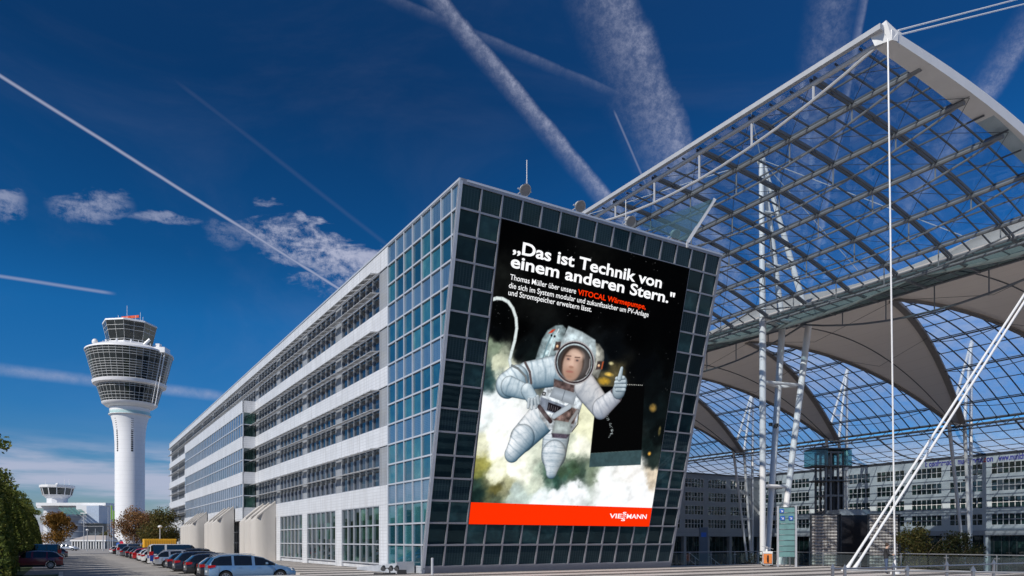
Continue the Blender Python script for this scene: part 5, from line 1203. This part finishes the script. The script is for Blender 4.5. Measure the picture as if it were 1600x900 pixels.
    if stripe:
        for sg in (-1, 1): g = MB(); g.box(.02, L_ - 1.3, min(sg * Wd / 2 * .975, sg * (Wd / 2 + .012)), max(sg * Wd / 2 * .975, sg * (Wd / 2 + .012)), .45, 1.0); g.build('blue_stripe', stripe, T)
        g = MB(); g.box(-.03, .0, -Wd / 2 * .82, Wd / 2 * .82, .72, 1.0); g.build('blue_stripe', stripe, T)
        g = MB(); g.box(-.02, .04, -Wd / 2 * .7, Wd / 2 * .7, 1.15, H_ - .2); g.build('rear_window', M_CARGLASS, T)
    return T
def paint(name, col, metal=.0, rough=.3): return mat(name, col, rough, metal, .03, 1, spec=.5, coat=.8)
P_BLUE = paint('pale_blue_paint', (.20, .34, .50), .45); P_BLK = paint('black_paint', (.008, .008, .010)); P_DBL = paint('midnight_paint', (.012, .016, .03)); P_SIL = paint('silver_paint', (.50, .52, .56), .6)
P_WHT = paint('white_paint', (.72, .72, .72)); P_RED = paint('red_paint', (.42, .012, .015)); P_GRY = paint('grey_paint', (.16, .17, .19), .5); P_DRED = paint('dark_red_paint', (.16, .008, .02), .2); P_POL = paint('police_blue', (.02, .07, .38))
row = [(3.75, 'pale blue people carrier with its side to the picture, nearest in the row', P_BLUE, 'mpv', 4.75, 1.57, None), (6.9, 'black estate car directly behind the pale blue people carrier', P_BLK, 'estate', 4.6, 1.47, None),
       (12.4, 'black estate car, third from the near end of the row', P_BLK, 'estate', 4.7, 1.50, None), (17.2, 'black high estate car with bright red lamps, fourth from the near end', P_DBL, 'estate', 4.6, 1.58, None),
       (21.5, 'small dark hatchback between the black estate and the silver hatchback', P_DBL, 'hatch', 4.0, 1.42, None), (30.5, 'silver hatchback right of the white and blue van', P_SIL, 'estate', 4.4, 1.50, None),
       (36.5, 'white van with blue side stripes, towering over its neighbours', P_WHT, 'van', 5.2, 2.02, P_POL), (43.5, 'white hatchback just left of the striped van', P_WHT, 'hatch', 4.1, 1.45, None),
       (49.0, 'white hatchback, second left of the striped van', P_WHT, 'hatch', 4.0, 1.47, None), (56.0, 'bright red hatchback in the middle of the far row', P_RED, 'hatch', 4.0, 1.46, None),
       (62.0, 'black estate car just beyond the red hatchback', P_BLK, 'estate', 4.5, 1.47, None), (68.0, 'dark hatchback with red lamps, second beyond the red hatchback', P_DBL, 'hatch', 4.2, 1.5, None),
       (76.0, 'dark grey estate car toward the far end of the row', P_GRY, 'estate', 4.5, 1.6, None), (84.0, 'silver van toward the far end of the row', P_SIL, 'van', 4.8, 1.9, None),
       (94.0, 'black hatchback near the far end of the row', P_BLK, 'hatch', 4.1, 1.46, None), (106.0, 'small white car at the far end of the row beside the white tower shaft', P_WHT, 'hatch', 4.0, 1.45, None)]
for v, lab, p, kind, L_, H_, st in row:
    car(lab, p, W(-11.45 + rnd.uniform(-.12, .12) * (v > 5), v, LOW), TH + R(rnd.uniform(-1.5, 1.5)) * (v > 5), kind, L_, 1.9 if kind == 'van' else 1.8, H_, 'van' if kind == 'van' else 'car', stripe=st)
car('black car with only its roof showing above the people carrier, close to the concrete screens', P_BLK, W(-9.4, 33.6, LOW), TH + R(2), 'estate', 4.7, 1.84, 1.62, group=None)
car('dark red estate car parked nose-in under the left hedge', P_DRED, W(-18.3, 33.4, LOW), TH + math.pi, 'estate', 4.7, 1.8, 1.5, group='cars parked nose-in under the left hedge')
car('black van parked beyond the dark red estate on the left', P_BLK, W(-18.5, 58, LOW), TH + math.pi, 'van', 5.0, 1.9, 1.95, 'van', group='cars parked nose-in under the left hedge')
car('dark hatchback with pale windows beyond the black van on the left', P_GRY, W(-17.8, 72, LOW), TH + math.pi, 'hatch', 4.1, 1.75, 1.45, group='cars parked nose-in under the left hedge')
a = pix(92, 175); car('silver car parked across the end of the road', P_SIL, (a.x, a.y, LOW), R(3), 'hatch', 4.4, 1.8, 1.5, group=None)

# ---------------------------------------------------------------- airport control tower
def lathe_poly(prof, n, m=0, a0=0.):
    g = MB(); g.lathe(prof, n, m, a0=a0, a1=a0 + 2 * math.pi); return g
def tower():
    Y = 255.; T = thing('control_tower', 'tall white airport control tower with a flared glazed head and red radar', 'control tower', (at(203, Y).x, Y, -1.0), 0)
    M_TW = mat('white_tower_panels', (.84, .84, .85), .5, 0, .04, .2); nt = M_TW.node_tree; tc = nt.nodes.new('ShaderNodeTexCoord'); sp = nt.nodes.new('ShaderNodeSeparateXYZ'); nt.links.new(tc.outputs['Object'], sp.inputs[0])
    tinted(M_TW, (.62, .62, .63), mathn(nt, 'MULTIPLY', lines(nt, sp.outputs[2], 1.5, .06, 90), .6))
    g = MB(); g.lathe([(5.3, -1), (5.3, 33), (5.35, 37), (5.6, 41), (6.1, 44), (6.8, 46.3)], 40); g.build('shaft', M_TW, T, smooth=True)
    for a in (-2.02, -.95):
        g = MB()
        for i in range(16):
            z = 33.6 + i * .74; r = lerp_tab([(33, 5.3), (37, 5.35), (41, 5.6), (44, 6.1), (46.3, 6.8)], z) + .02; d = Vector((math.cos(a), math.sin(a), 0)); t = Vector((-d.y, d.x, 0)); c = d * r + Vector((0, 0, z)); g.quad(c - t * .38, c + t * .38, c + t * .38 + Vector((0, 0, .55)), c - t * .38 + Vector((0, 0, .55)))
        g.build('slot_windows', M_BLACK, T)
    g = MB(); g.lathe([(6.6, 46.3), (7.5, 46.4), (7.5, 46.6), (7.0, 46.7), (7.2, 48.8), (6.9, 49), (4, 49)], 40); g.build('gallery_ring', M_TW, T, smooth=True)
    g = MB(); g.lathe([(7.55, 46.6), (7.55, 47.6)], 40); g.build('gallery_rail', M_RAILGLASS, T)
    def band(name, r0, z0, r1, z1, rows, cols, heavy=None, n=None, a0=0.):
        n = n or cols; g = MB(); g.lathe([(r0, z0), (r1, z1)], n, a0=a0, a1=a0 + 2 * math.pi); B = g.build(name, M_GTOWER, T)
        g = MB()
        for z in rows:
            f = (z - z0) / (z1 - z0); r = r0 + (r1 - r0) * f + .03
            for j in range(n):
                a, b = a0 + 2 * math.pi * j / n, a0 + 2 * math.pi * (j + 1) / n; g.bar((r * math.cos(a), r * math.sin(a), z), (r * math.cos(b), r * math.sin(b), z), .10, .11)
        for j in range(cols):
            a = a0 + 2 * math.pi * j / cols
            k = 1 if n == cols or j % (cols // n) == 0 else math.cos(math.pi / n)
            g.bar((r0 * k * math.cos(a), r0 * k * math.sin(a), z0), (r1 * k * math.cos(a), r1 * k * math.sin(a), z1), .10, .10, (math.cos(a), math.sin(a), 0))
        g.build('mullions', M_LSTEEL if False else mat('tower_mullion', (.60, .61, .60), .5), B); return B
    g = MB(); g.lathe([(6.9, 48.9), (8.6, 49.3), (9.8, 50.2), (9.9, 50.5), (9.5, 50.6)], 48); g.build('lower_rim', M_TW, T, smooth=True)
    band('lower_windows', 9.7, 50.4, 11.6, 56.2, [51.2, 52.3, 53.2, 55.2, 55.9], 40)
    g = MB(); g.lathe([(11.2, 56.1), (12.9, 56.6), (13.2, 57.6), (12.6, 57.8)], 48); g.build('middle_rim', M_TW, T, smooth=True)
    band('upper_windows', 12.6, 57.7, 15.4, 67.6, [58.6, 59.5, 60.3, 61.1, 61.9, 62.7, 63.5, 65.3, 66.1, 66.9], 40)
    g = MB(); g.lathe([(15.2, 67.5), (15.7, 67.6), (15.6, 68.1), (12.5, 69.4), (9.5, 70.0), (8.2, 70.2), (0.01, 70.2)], 48); g.build('deck_roof', M_TW, T, smooth=True)
    a8 = R(-90 - 22.5 - 8)
    g = MB(); g.lathe([(8.4, 70.1), (8.4, 70.9), (7.6, 71.0)], 8, a0=a8, a1=a8 + 2 * math.pi); g.build('cab_base', M_TW, T)
    band('cab_windows', 8.0, 70.9, 9.7, 77.6, [71.6, 74.6, 76.0], 16, n=8, a0=a8)
    g = MB(); g.lathe([(9.6, 77.5), (9.9, 77.6), (9.8, 78.1), (7, 78.8), (.01, 79.0)], 8, a0=a8, a1=a8 + 2 * math.pi); g.build('cab_roof', M_TW, T)
    g = MB(); g.tube([(0, 0, 78.8), (0, 0, 80.4)], .5, 8); g.box(-1.6, 2.2, -1, 1, 79, 79.5)
    for x, h in ((-4, 2.2), (4.6, 3.2), (5.6, 1.5), (2.8, 2.0), (-.6, 5.5)): g.tube([(x, -1, 78.6), (x, -1, 79 + h)], .07, 5)
    g.build('aerials', M_WHITE, T)
    g = MB(); g.bar((-3.0, -.3, 80.4), (3.3, .6, 81.2), .7, .8); g.tube([(0, 0, 79.6), (0, 0, 80.6)], .5, 8); g.build('radar_antenna', mat('radar_red', (.75, .10, .03), .5), T)
    g = MB(); g.ball((-10.8, -5.2, 70.9), 1.1, 14); g.tube([(-10.8, -5.2, 69), (-10.8, -5.2, 70.5)], .3, 8); g.build('radome', M_WHITE, T, smooth=True)
    g = MB(); g.box(11.5, 16.5, -6, -1.5, 67.2, 69.0); g.box(12.5, 14, -5, -3, 69, 70.4); g.tube([(9, -7, 69.5), (11, -6.4, 71.5)], .5, 8); g.tube([(16.2, -5, 68), (12.6, -5.5, 49)], .18, 6); g.tube([(15.2, -5.6, 67), (11.6, -5.8, 50)], .12, 6); g.build('maintenance_cradle', M_WHITE, T)
    g = MB()
    for i in range(24):
        a = 2 * math.pi * i / 24; g.tube([(9.6 * math.cos(a), 9.6 * math.sin(a), 69.8), (9.6 * math.cos(a), 9.6 * math.sin(a), 71.0)], .10 if i % 2 else .35, 6)
    g.build('deck_lamps', M_WHITE, T)
    for ch in T.children: ch.scale = (.885, .885, 1)
tower()

# ---------------------------------------------------------------- low airport buildings behind
def flatY(px, py, Y): return Vector(((px - 800) / FPX * Y, Y, EYE + (HY - py) * Y / FPX))
Y = 300.; s = Y / FPX
def bx(g, x0, x1, y0, y1, dy0=0, dy1=20, Yb=Y):
    a = flatY(x0, y1, Yb); b = flatY(x1, y0, Yb); g.box(a.x, b.x, Yb + dy0, Yb + dy1, a.z, b.z)
M_TERM = mat('white_terminal_wall', (.70, .71, .73), .6, 0, .04, .1); M_TGREY = mat('grey_terminal_wall', (.30, .33, .38), .5, 0, .08, .1)
T = thing('terminal_building', 'low white terminal building with slanted skylights, left of the tall tower', 'building')
g = MB(); bx(g, 58, 163, 790, 862, 4, 30); bx(g, 150, 173, 800, 862, 12, 30); g.build('wall', M_TERM, T)
g = MB(); bx(g, 56, 165, 785.5, 790, 0, 31); g.build('roof', M_WHITE, T)
g = MB(); bx(g, 128, 163, 790, 818, -4, 3.9); g.build('white_box', M_TERM, T); g = MB(); bx(g, 144.2, 163.3, 791, 817, -4.1, -4); g.build('blue_panels', mat('pale_blue_panel', (.40, .48, .60), .5), T)
g = MB(); c = flatY(108, 862, Y)
g.lathe([(8.6, 0), (8.6, 10), (9.6, 11.2), (9.6, 12)], 24, c=(c.x, Y + 2)); g.build('round_hall', M_TGREY, T, smooth=True)
g = MB()
for z in (3, 5.5, 8): g.lathe([(8.7, z), (8.75, z + .2), (8.7, z + .4)], 24, c=(c.x, Y + 2))
g.build('hall_rails', M_LSTEEL, T)
for i in range(5):
    g = MB(); a, b = flatY(100 + i * 6.5, 803, Y - 7), flatY(95 + i * 6.5 - 0, 794, Y - 7); a2, b2 = flatY(105 + i * 6.5, 803, Y - 7), flatY(100 + i * 6.5 - 3, 794, Y - 7)
    p = [flatY(97 + i * 7 + 5, 804, Y - 8), flatY(101 + i * 7 + 5, 804, Y - 8), flatY(95 + i * 7, 794, Y - 3), flatY(91 + i * 7, 794, Y - 3)]
    g.hexa([*p, *[q + Vector((0, .4, .3)) for q in p]]); g.build('skylight', mat('green_skylight', (.10, .20, .19), .2), T)
g = MB()
for i in range(14): bx(g, 102 + i * 4.2, 102.6 + i * 4.2, 818, 845, 1.8, 2.3)
for py in (818, 826, 838): bx(g, 97, 168, py, py + .8, 1.7, 2.35)
g.build('facade_frame', M_TGREY, T)
g = MB(); bx(g, 130, 168, 818, 862, -1, 1); g.build('glazed_front', mat('terminal_glass', (.06, .08, .10), .15, spec=.8), T)
T = thing('small_control_tower', 'short white control cab on the low terminal roof', 'control tower')
g = MB(); cx = flatY(89.5, 0, Y + 8).x
g.lathe([(3.8, 17.2), (3.8, 19.6), (5.5, 21.2)], 12, c=(cx, Y + 8)); g.box(cx - 5.6, cx + 3.8, Y + 3, Y + 12, 15.5, 17.6); g.build('stem', M_TERM, T)
g = MB(); g.lathe([(5.2, 20.9), (6.0, 24.0)], 12, c=(cx, Y + 8)); B = g.build('cab_windows', M_GTOWER, T)
g = MB()
for j in range(12):
    a = 2 * math.pi * j / 12; g.bar((cx + 5.25 * math.cos(a), Y + 8 + 5.25 * math.sin(a), 20.9), (cx + 6.05 * math.cos(a), Y + 8 + 6.05 * math.sin(a), 24), .3, .2, (math.cos(a), math.sin(a), 0))
g.build('mullions', M_WHITE, B)
g = MB(); g.lathe([(5.9, 23.9), (6.5, 24.2), (6.5, 25.2), (.01, 25.3)], 12, c=(cx, Y + 8)); g.ball((cx, Y + 8, 25.6), .7, 8)
for x in (-5, 5, 3): g.tube([(cx + x, Y + 8, 25), (cx + x, Y + 8, 28)], .08, 5)
g.build('roof', M_WHITE, T)
T = thing('entrance_pavilion', 'small white pavilion with a pale pitched roof at the end of the road', 'building')
Yb = 215.
g = MB(); bx(g, 113, 165, 846, 862, 0, 8, Yb); g.build('wall', mat('pavilion_glass', (.10, .12, .13), .2, spec=.7), T)
g = MB(); bx(g, 111, 167, 843.5, 845.8, -.6, 8.6, Yb)
for i in range(13): bx(g, 113 + i * 4.2, 114.1 + i * 4.2, 845.8, 862, -.4, -.05, Yb)
g.build('frame', M_WHITE, T)
g = MB(); a, b = flatY(111, 843.4, Yb), flatY(167, 843.4, Yb); g.hexa([(a.x, Yb - .6, a.z), (b.x, Yb - .6, a.z), (b.x, Yb + 8, a.z), (a.x, Yb + 8, a.z), (a.x + 3, Yb + 3, a.z + 1.3), (b.x - 2, Yb + 3, a.z + 1.3), (b.x - 2, Yb + 5, a.z + 1.3), (a.x + 3, Yb + 5, a.z + 1.3)]); g.build('roof', mat('pavilion_roof', (.45, .40, .37), .7), T)
Yc = 400.; T = thing('hangar_block', 'distant grey utility blocks right of the low terminal', 'building'); g = MB(); bx(g, 163, 180, 806, 862, 0, 30, Yc); bx(g, 168, 178, 795, 806, 0, 20, Yc); g.build('wall', M_TERM, T); g = MB(); bx(g, 162, 181, 804.6, 806, -1, 31, Yc); bx(g, 164, 172, 812, 820, -.3, 0, Yc); g.build('trim', M_TGREY, T)

# ---------------------------------------------------------------- trees and hedges
def leaf_mat(name, cols, trans=.25):
    m = bpy.data.materials.new(name); m.use_nodes = True; nt = m.node_tree; b = nt.nodes['Principled BSDF']; b.inputs['Roughness'].default_value = .65; b.inputs['Specular IOR Level'].default_value = .25
    g = nt.nodes.new('ShaderNodeNewGeometry'); cr = nt.nodes.new('ShaderNodeValToRGB'); n = nt.nodes.new('ShaderNodeTexNoise'); n.inputs['Scale'].default_value = .9; tc = nt.nodes.new('ShaderNodeTexCoord'); nt.links.new(tc.outputs['Object'], n.inputs['Vector'])
    f = mathn(nt, 'ADD', mathn(nt, 'MULTIPLY', g.outputs['Random Per Island'], .6), mathn(nt, 'MULTIPLY', n.outputs['Fac'], .45)); nt.links.new(f, cr.inputs[0]); el = cr.color_ramp.elements
    el[0].color = (*cols[0], 1); el[1].color = (*cols[-1], 1)
    for i, c in enumerate(cols[1:-1]): e = el.new((i + 1) / (len(cols) - 1)); e.color = (*c, 1)
    nt.links.new(cr.outputs[0], b.inputs['Base Color'])
    t = nt.nodes.new('ShaderNodeBsdfTranslucent'); nt.links.new(cr.outputs[0], t.inputs[0]); ms = nt.nodes.new('ShaderNodeMixShader'); ms.inputs[0].default_value = trans; nt.links.new(b.outputs[0], ms.inputs[1]); nt.links.new(t.outputs[0], ms.inputs[2]); nt.links.new(ms.outputs[0], nt.nodes['Material Output'].inputs[0]); return m
def leaves(g, pts, size, rg):
    for p in pts:
        n = Vector((rg.gauss(0, 1), rg.gauss(0, 1), rg.gauss(0, 1))).normalized(); a = n.orthogonal().normalized(); a.rotate(Matrix.Rotation(rg.uniform(0, 6.28), 3, n)); b = n.cross(a); s_ = size * rg.uniform(.6, 1.35); p = Vector(p)
        g.poly([p - a * s_, p - b * s_ * .55, p + a * s_, p + b * s_ * .55])
M_BARK = mat('bark', (.10, .08, .06), .9, 0, .3, 5)
M_HEDGE = leaf_mat('hedge_leaves', [(.03, .05, .010), (.07, .105, .018), (.13, .15, .025), (.22, .19, .04)]); M_AUT = leaf_mat('autumn_leaves', [(.09, .07, .025), (.20, .12, .045), (.32, .15, .075), (.22, .19, .055)]); M_ORG = leaf_mat('orange_leaves', [(.10, .05, .012), (.22, .11, .02), (.30, .15, .025), (.14, .12, .03)])
M_OLV = leaf_mat('olive_leaves', [(.03, .045, .012), (.07, .08, .02), (.14, .11, .03), (.20, .12, .04)]); M_DKL = leaf_mat('dark_plant_leaves', [(.012, .02, .008), (.03, .04, .012), (.08, .05, .02)])
def hedge(loc, w, d, h, zbot, label, seed, group='clipped hedge trees on the left', taper=.42):
    T = thing('hedge_tree', label, 'hedge', loc, TH, group); rg = random.Random(seed); g = MB(); pts = []
    for _ in range(int(2900 * (w * h + d * h) / 22)):
        z = rg.uniform(zbot, h); f = (z - zbot) / (h - zbot); sh = 1 - taper * f ** 1.6 - .15 * max(0, f - .82) / .18
        side = rg.random(); x = rg.uniform(-w / 2, w / 2); y = rg.uniform(-d / 2, d / 2); dep = abs(rg.gauss(0, .13))
        if side < .38: x = (w / 2 - dep) * rg.choice((-1, 1))
        elif side < .82: y = (d / 2 - dep) * rg.choice((-1, 1))
        elif side < .97: z = h - dep * 1.2
        lump = .16 * math.sin(x * 2.3 + seed) + .14 * math.sin(z * 2.1 + y * 1.7 + seed); pts.append(((x + lump * (1 if x > 0 else -1)) * sh, (y + lump * (1 if y > 0 else -1)) * sh, z + .12 * math.sin(x * 3 + y * 2)))
    leaves(g, pts, .115, rg); g.build('foliage', M_HEDGE, T)
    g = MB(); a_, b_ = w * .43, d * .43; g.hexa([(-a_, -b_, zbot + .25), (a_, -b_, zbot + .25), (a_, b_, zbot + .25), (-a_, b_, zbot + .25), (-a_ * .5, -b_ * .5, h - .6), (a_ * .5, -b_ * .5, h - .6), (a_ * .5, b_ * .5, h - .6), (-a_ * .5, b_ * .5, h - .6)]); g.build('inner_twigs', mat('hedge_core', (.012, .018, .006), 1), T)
    g = MB(); g.tube([(0, 0, -.1), (0, 0, zbot + .4)], .16, 8, r2=.1); g.build('trunk', M_BARK, T)
hv = [(9.2, 7.9), (15.6, 6.6), (20.6, 6.45), (26, 6.5), (32, 6.4), (38, 6.5), (44, 6.35), (50, 6.5), (56, 6.4), (62, 6.4), (68, 6.5), (74, 6.4), (80, 6.5), (86, 6.4)]
hl_ = ['tallest clipped hedge tree at the left picture edge', 'clipped hedge tree second from the left edge', 'clipped hedge tree third from the left edge', 'clipped hedge tree fourth from the left edge', 'clipped hedge tree beside the dark red estate', 'clipped hedge tree just beyond the dark red estate',
       'clipped hedge tree between the red estate and the black van', 'clipped hedge tree before the black van', 'clipped hedge tree over the black van', 'clipped hedge tree just beyond the black van', 'clipped hedge tree fourth from the far end of the hedge', 'clipped hedge tree third from the far end of the hedge', 'second last clipped hedge tree, near the orange tree', 'last clipped hedge tree, next to the orange tree']
for i, ((v, h), lb) in enumerate(zip(hv, hl_)): hedge(W(-23.4 if i else -23.2, v, LOW), 4.6, 5.3 if v < 27 else 4.2, h, .05 if v < 27 else 1.6, lb, i + 3)
def tree(loc, rw, h, zc, label, lm, seed, n=3600, size=.17, cat='tree', group=None):
    T = thing('tree', label, cat, loc, 0, group); rg = random.Random(seed); g = MB(); limbs = []
    g.tube([(0, 0, -.1), (.05, .05, zc * .8), (0, 0, h * .6)], rw * .05 + .05, 8, r2=.04)
    for i in range(9):
        a = i * 2.4 + rg.uniform(-.3, .3); z0 = zc * .6 + rg.uniform(0, h * .3); e = Vector((math.cos(a) * rw * .7, math.sin(a) * rw * .7, z0 + h * rg.uniform(.18, .38))); limbs.append(e); g.tube([(0, 0, z0), (e.x * .5, e.y * .5, z0 + (e.z - z0) * .6), e], .06, 6, r2=.02)
    g.build('trunk', M_BARK, T); pts = []; cl = []
    for i in range(30):
        a = rg.uniform(0, 6.28); f = rg.random() ** .5; zz = rg.uniform(-1, 1); rr = math.sqrt(1 - zz * zz * .8) * rw * .74 * f; cl.append((math.cos(a) * rr, math.sin(a) * rr, zc + (h - zc) / 2 + zz * (h - zc) * .38, rw * rg.uniform(.22, .42)))
    for _ in range(n):
        c = rg.choice(cl); d = Vector((rg.gauss(0, 1), rg.gauss(0, 1), rg.gauss(0, .8))).normalized() * c[3] * (rg.random() ** .35); pts.append((c[0] + d.x, c[1] + d.y, c[2] + d.z))
    g = MB(); leaves(g, pts, size, rg); g.build('crown', lm, T)
a = pix(88, 128); tree((a.x, a.y, LOW), 3.2, 7.4, 1.6, 'round orange autumn tree at the end of the hedge', M_ORG, 5, 9500, .14)
a = pix(213, 140); tree((a.x, a.y, LOW), 4.9, 8.4, 1.9, 'russet autumn tree just right of the tall tower shaft', M_AUT, 8, 12000, .15); a = pix(250, 128); tree((a.x, a.y, LOW), 4.4, 7.6, 1.7, 'olive brown autumn tree at the far end of the office block', M_OLV, 9, 9500, .15)
a = pix(166, 220); tree((a.x, a.y, LOW), 2.2, 5.2, 1.2, 'small green tree before the distant pavilion', M_OLV, 19, 1500, .2)
a = pix(1437, 84); tree((a.x, a.y, PITZ), 3.6, 9.2, 3.0, 'yellowish young tree in the sunken forum right of the louvred screen', M_OLV, 11, 5000, .13); a = pix(1492, 82); tree((a.x, a.y, PITZ), 3.2, 8.6, 3.0, 'dark red brown tree in the sunken forum', M_DKL, 12, 4200, .13)
a = pix(1179, 66); tree((a.x, a.y, PITZ), 1.4, 6.6, 4.2, 'small shrub with orange leaves behind the plaza railing', M_ORG, 13, 900, .1)

# ---------------------------------------------------------------- street furniture at the far left
def lamp(px, Y, top, label, head=True):
    p = pix(px, Y); h = EYE + (HY - top) * Y / FPX - LOW; T = thing('street_lamp', label, 'street lamp', (p.x, p.y, LOW), 0, 'street lamps and poles along the road'); g = MB(); g.tube([(0, 0, 0), (0, 0, h)], .11, 8, r2=.07); g.build('pole', M_LSTEEL, T)
    if head: g = MB(); g.ball((0, 0, h), .32, 10, sz=.7); g.build('lamp_head', M_WHITE, T, smooth=True)
lamp(136.5, 165, 828, 'short street lamp with a round white head in the middle of the road end'); lamp(250, 112, 823, 'street lamp with a white head beside the russet trees'); lamp(161, 170, 824, 'plain pole right of the middle street lamp', False); lamp(149, 190, 826, 'plain pole before the pavilion', False)
for i, (px, Yp, top) in enumerate(((169, 200, 792), (172.5, 190, 788), (176, 180, 796))):
    p = pix(px, Yp); h = EYE + (HY - top) * Yp / FPX - LOW; T = thing('flagpole', ['left', 'middle', 'right'][i] + ' of the three slim flagpoles before the tower shaft', 'flagpole', (p.x, p.y, LOW), 0, 'flagpoles by the tower'); g = MB(); g.tube([(0, 0, 0), (0, 0, h)], .12, 8, r2=.06); g.build('pole', M_LSTEEL, T)
    if i > 0: g = MB(); g.box(.1, .5, -.02, .02, h - 4.0, h - .3); g.build('flag', mat('green_flag', (.14, .30, .05), .8), T)
T = thing('gantry', 'thin grey portal frame over the road end', 'gantry', (pix(131, 185).x, 185, LOW)); g = MB(); g.tube([(0, 0, 0), (0, 0, 6.0), (4.9, 0, 6.0), (4.9, 0, 0)], .1, 6); g.tube([(-.8, 0, 9.3), (.9, 0, 9.3)], .12, 6); g.tube([(0, 0, 6), (0, 0, 9.3)], .09, 6); g.build('frame', M_LSTEEL, T)
Yp = 120.; p = pix(186, Yp); T = thing('traffic_sign', 'post with a blue round sign and a red sign left of the parked cars', 'traffic sign', (p.x, p.y, LOW)); g = MB(); g.tube([(0, 0, 0), (0, 0, 2.9)], .04, 6); g.build('post', M_LSTEEL, T)
g = MB(); g.tube([(-.1, -.05, 1.75), (-.1, -.08, 1.75)], .34, 16); g.build('blue_disc', mat('sign_blue'), T); g = MB(); g.tube([(.45, -.05, 2.0), (.45, -.08, 2.0)], .32, 16); g.build('red_disc', mat('sign_red', (.6, .02, .05), .4), T)
g = MB(); g.poly([(-.35, -.06, 2.75), (.35, -.06, 2.75), (0, -.06, 2.2)]); g.build('give_way_plate', mat('sign_white'), T)
Yp = 108.; T = thing('yellow_container', 'yellow site container behind the parked cars', 'container', (pix(225, Yp).x, Yp, LOW), TH); w = 42 * Yp / FPX / .9
g = MB(); h = EYE + (HY - 842) * Yp / FPX - LOW; g.box(0, w, 0, 2.4, .15, h); B = g.build('box', mat('yellow_paint', (.80, .42, .02), .5, 0, .06), T, bevel=.04); g = MB()
for i in range(14): g.box(w * i / 14 + .08, w * i / 14 + .2, -.04, .0, .3, h - .2)
g.build('corrugation', mat('yellow_paint'), T)
g = MB()
for x in (.2, w - .3): g.box(x, x + .15, .2, 2.2, 0, .15)
g.build('skid', M_DSTEEL, T)
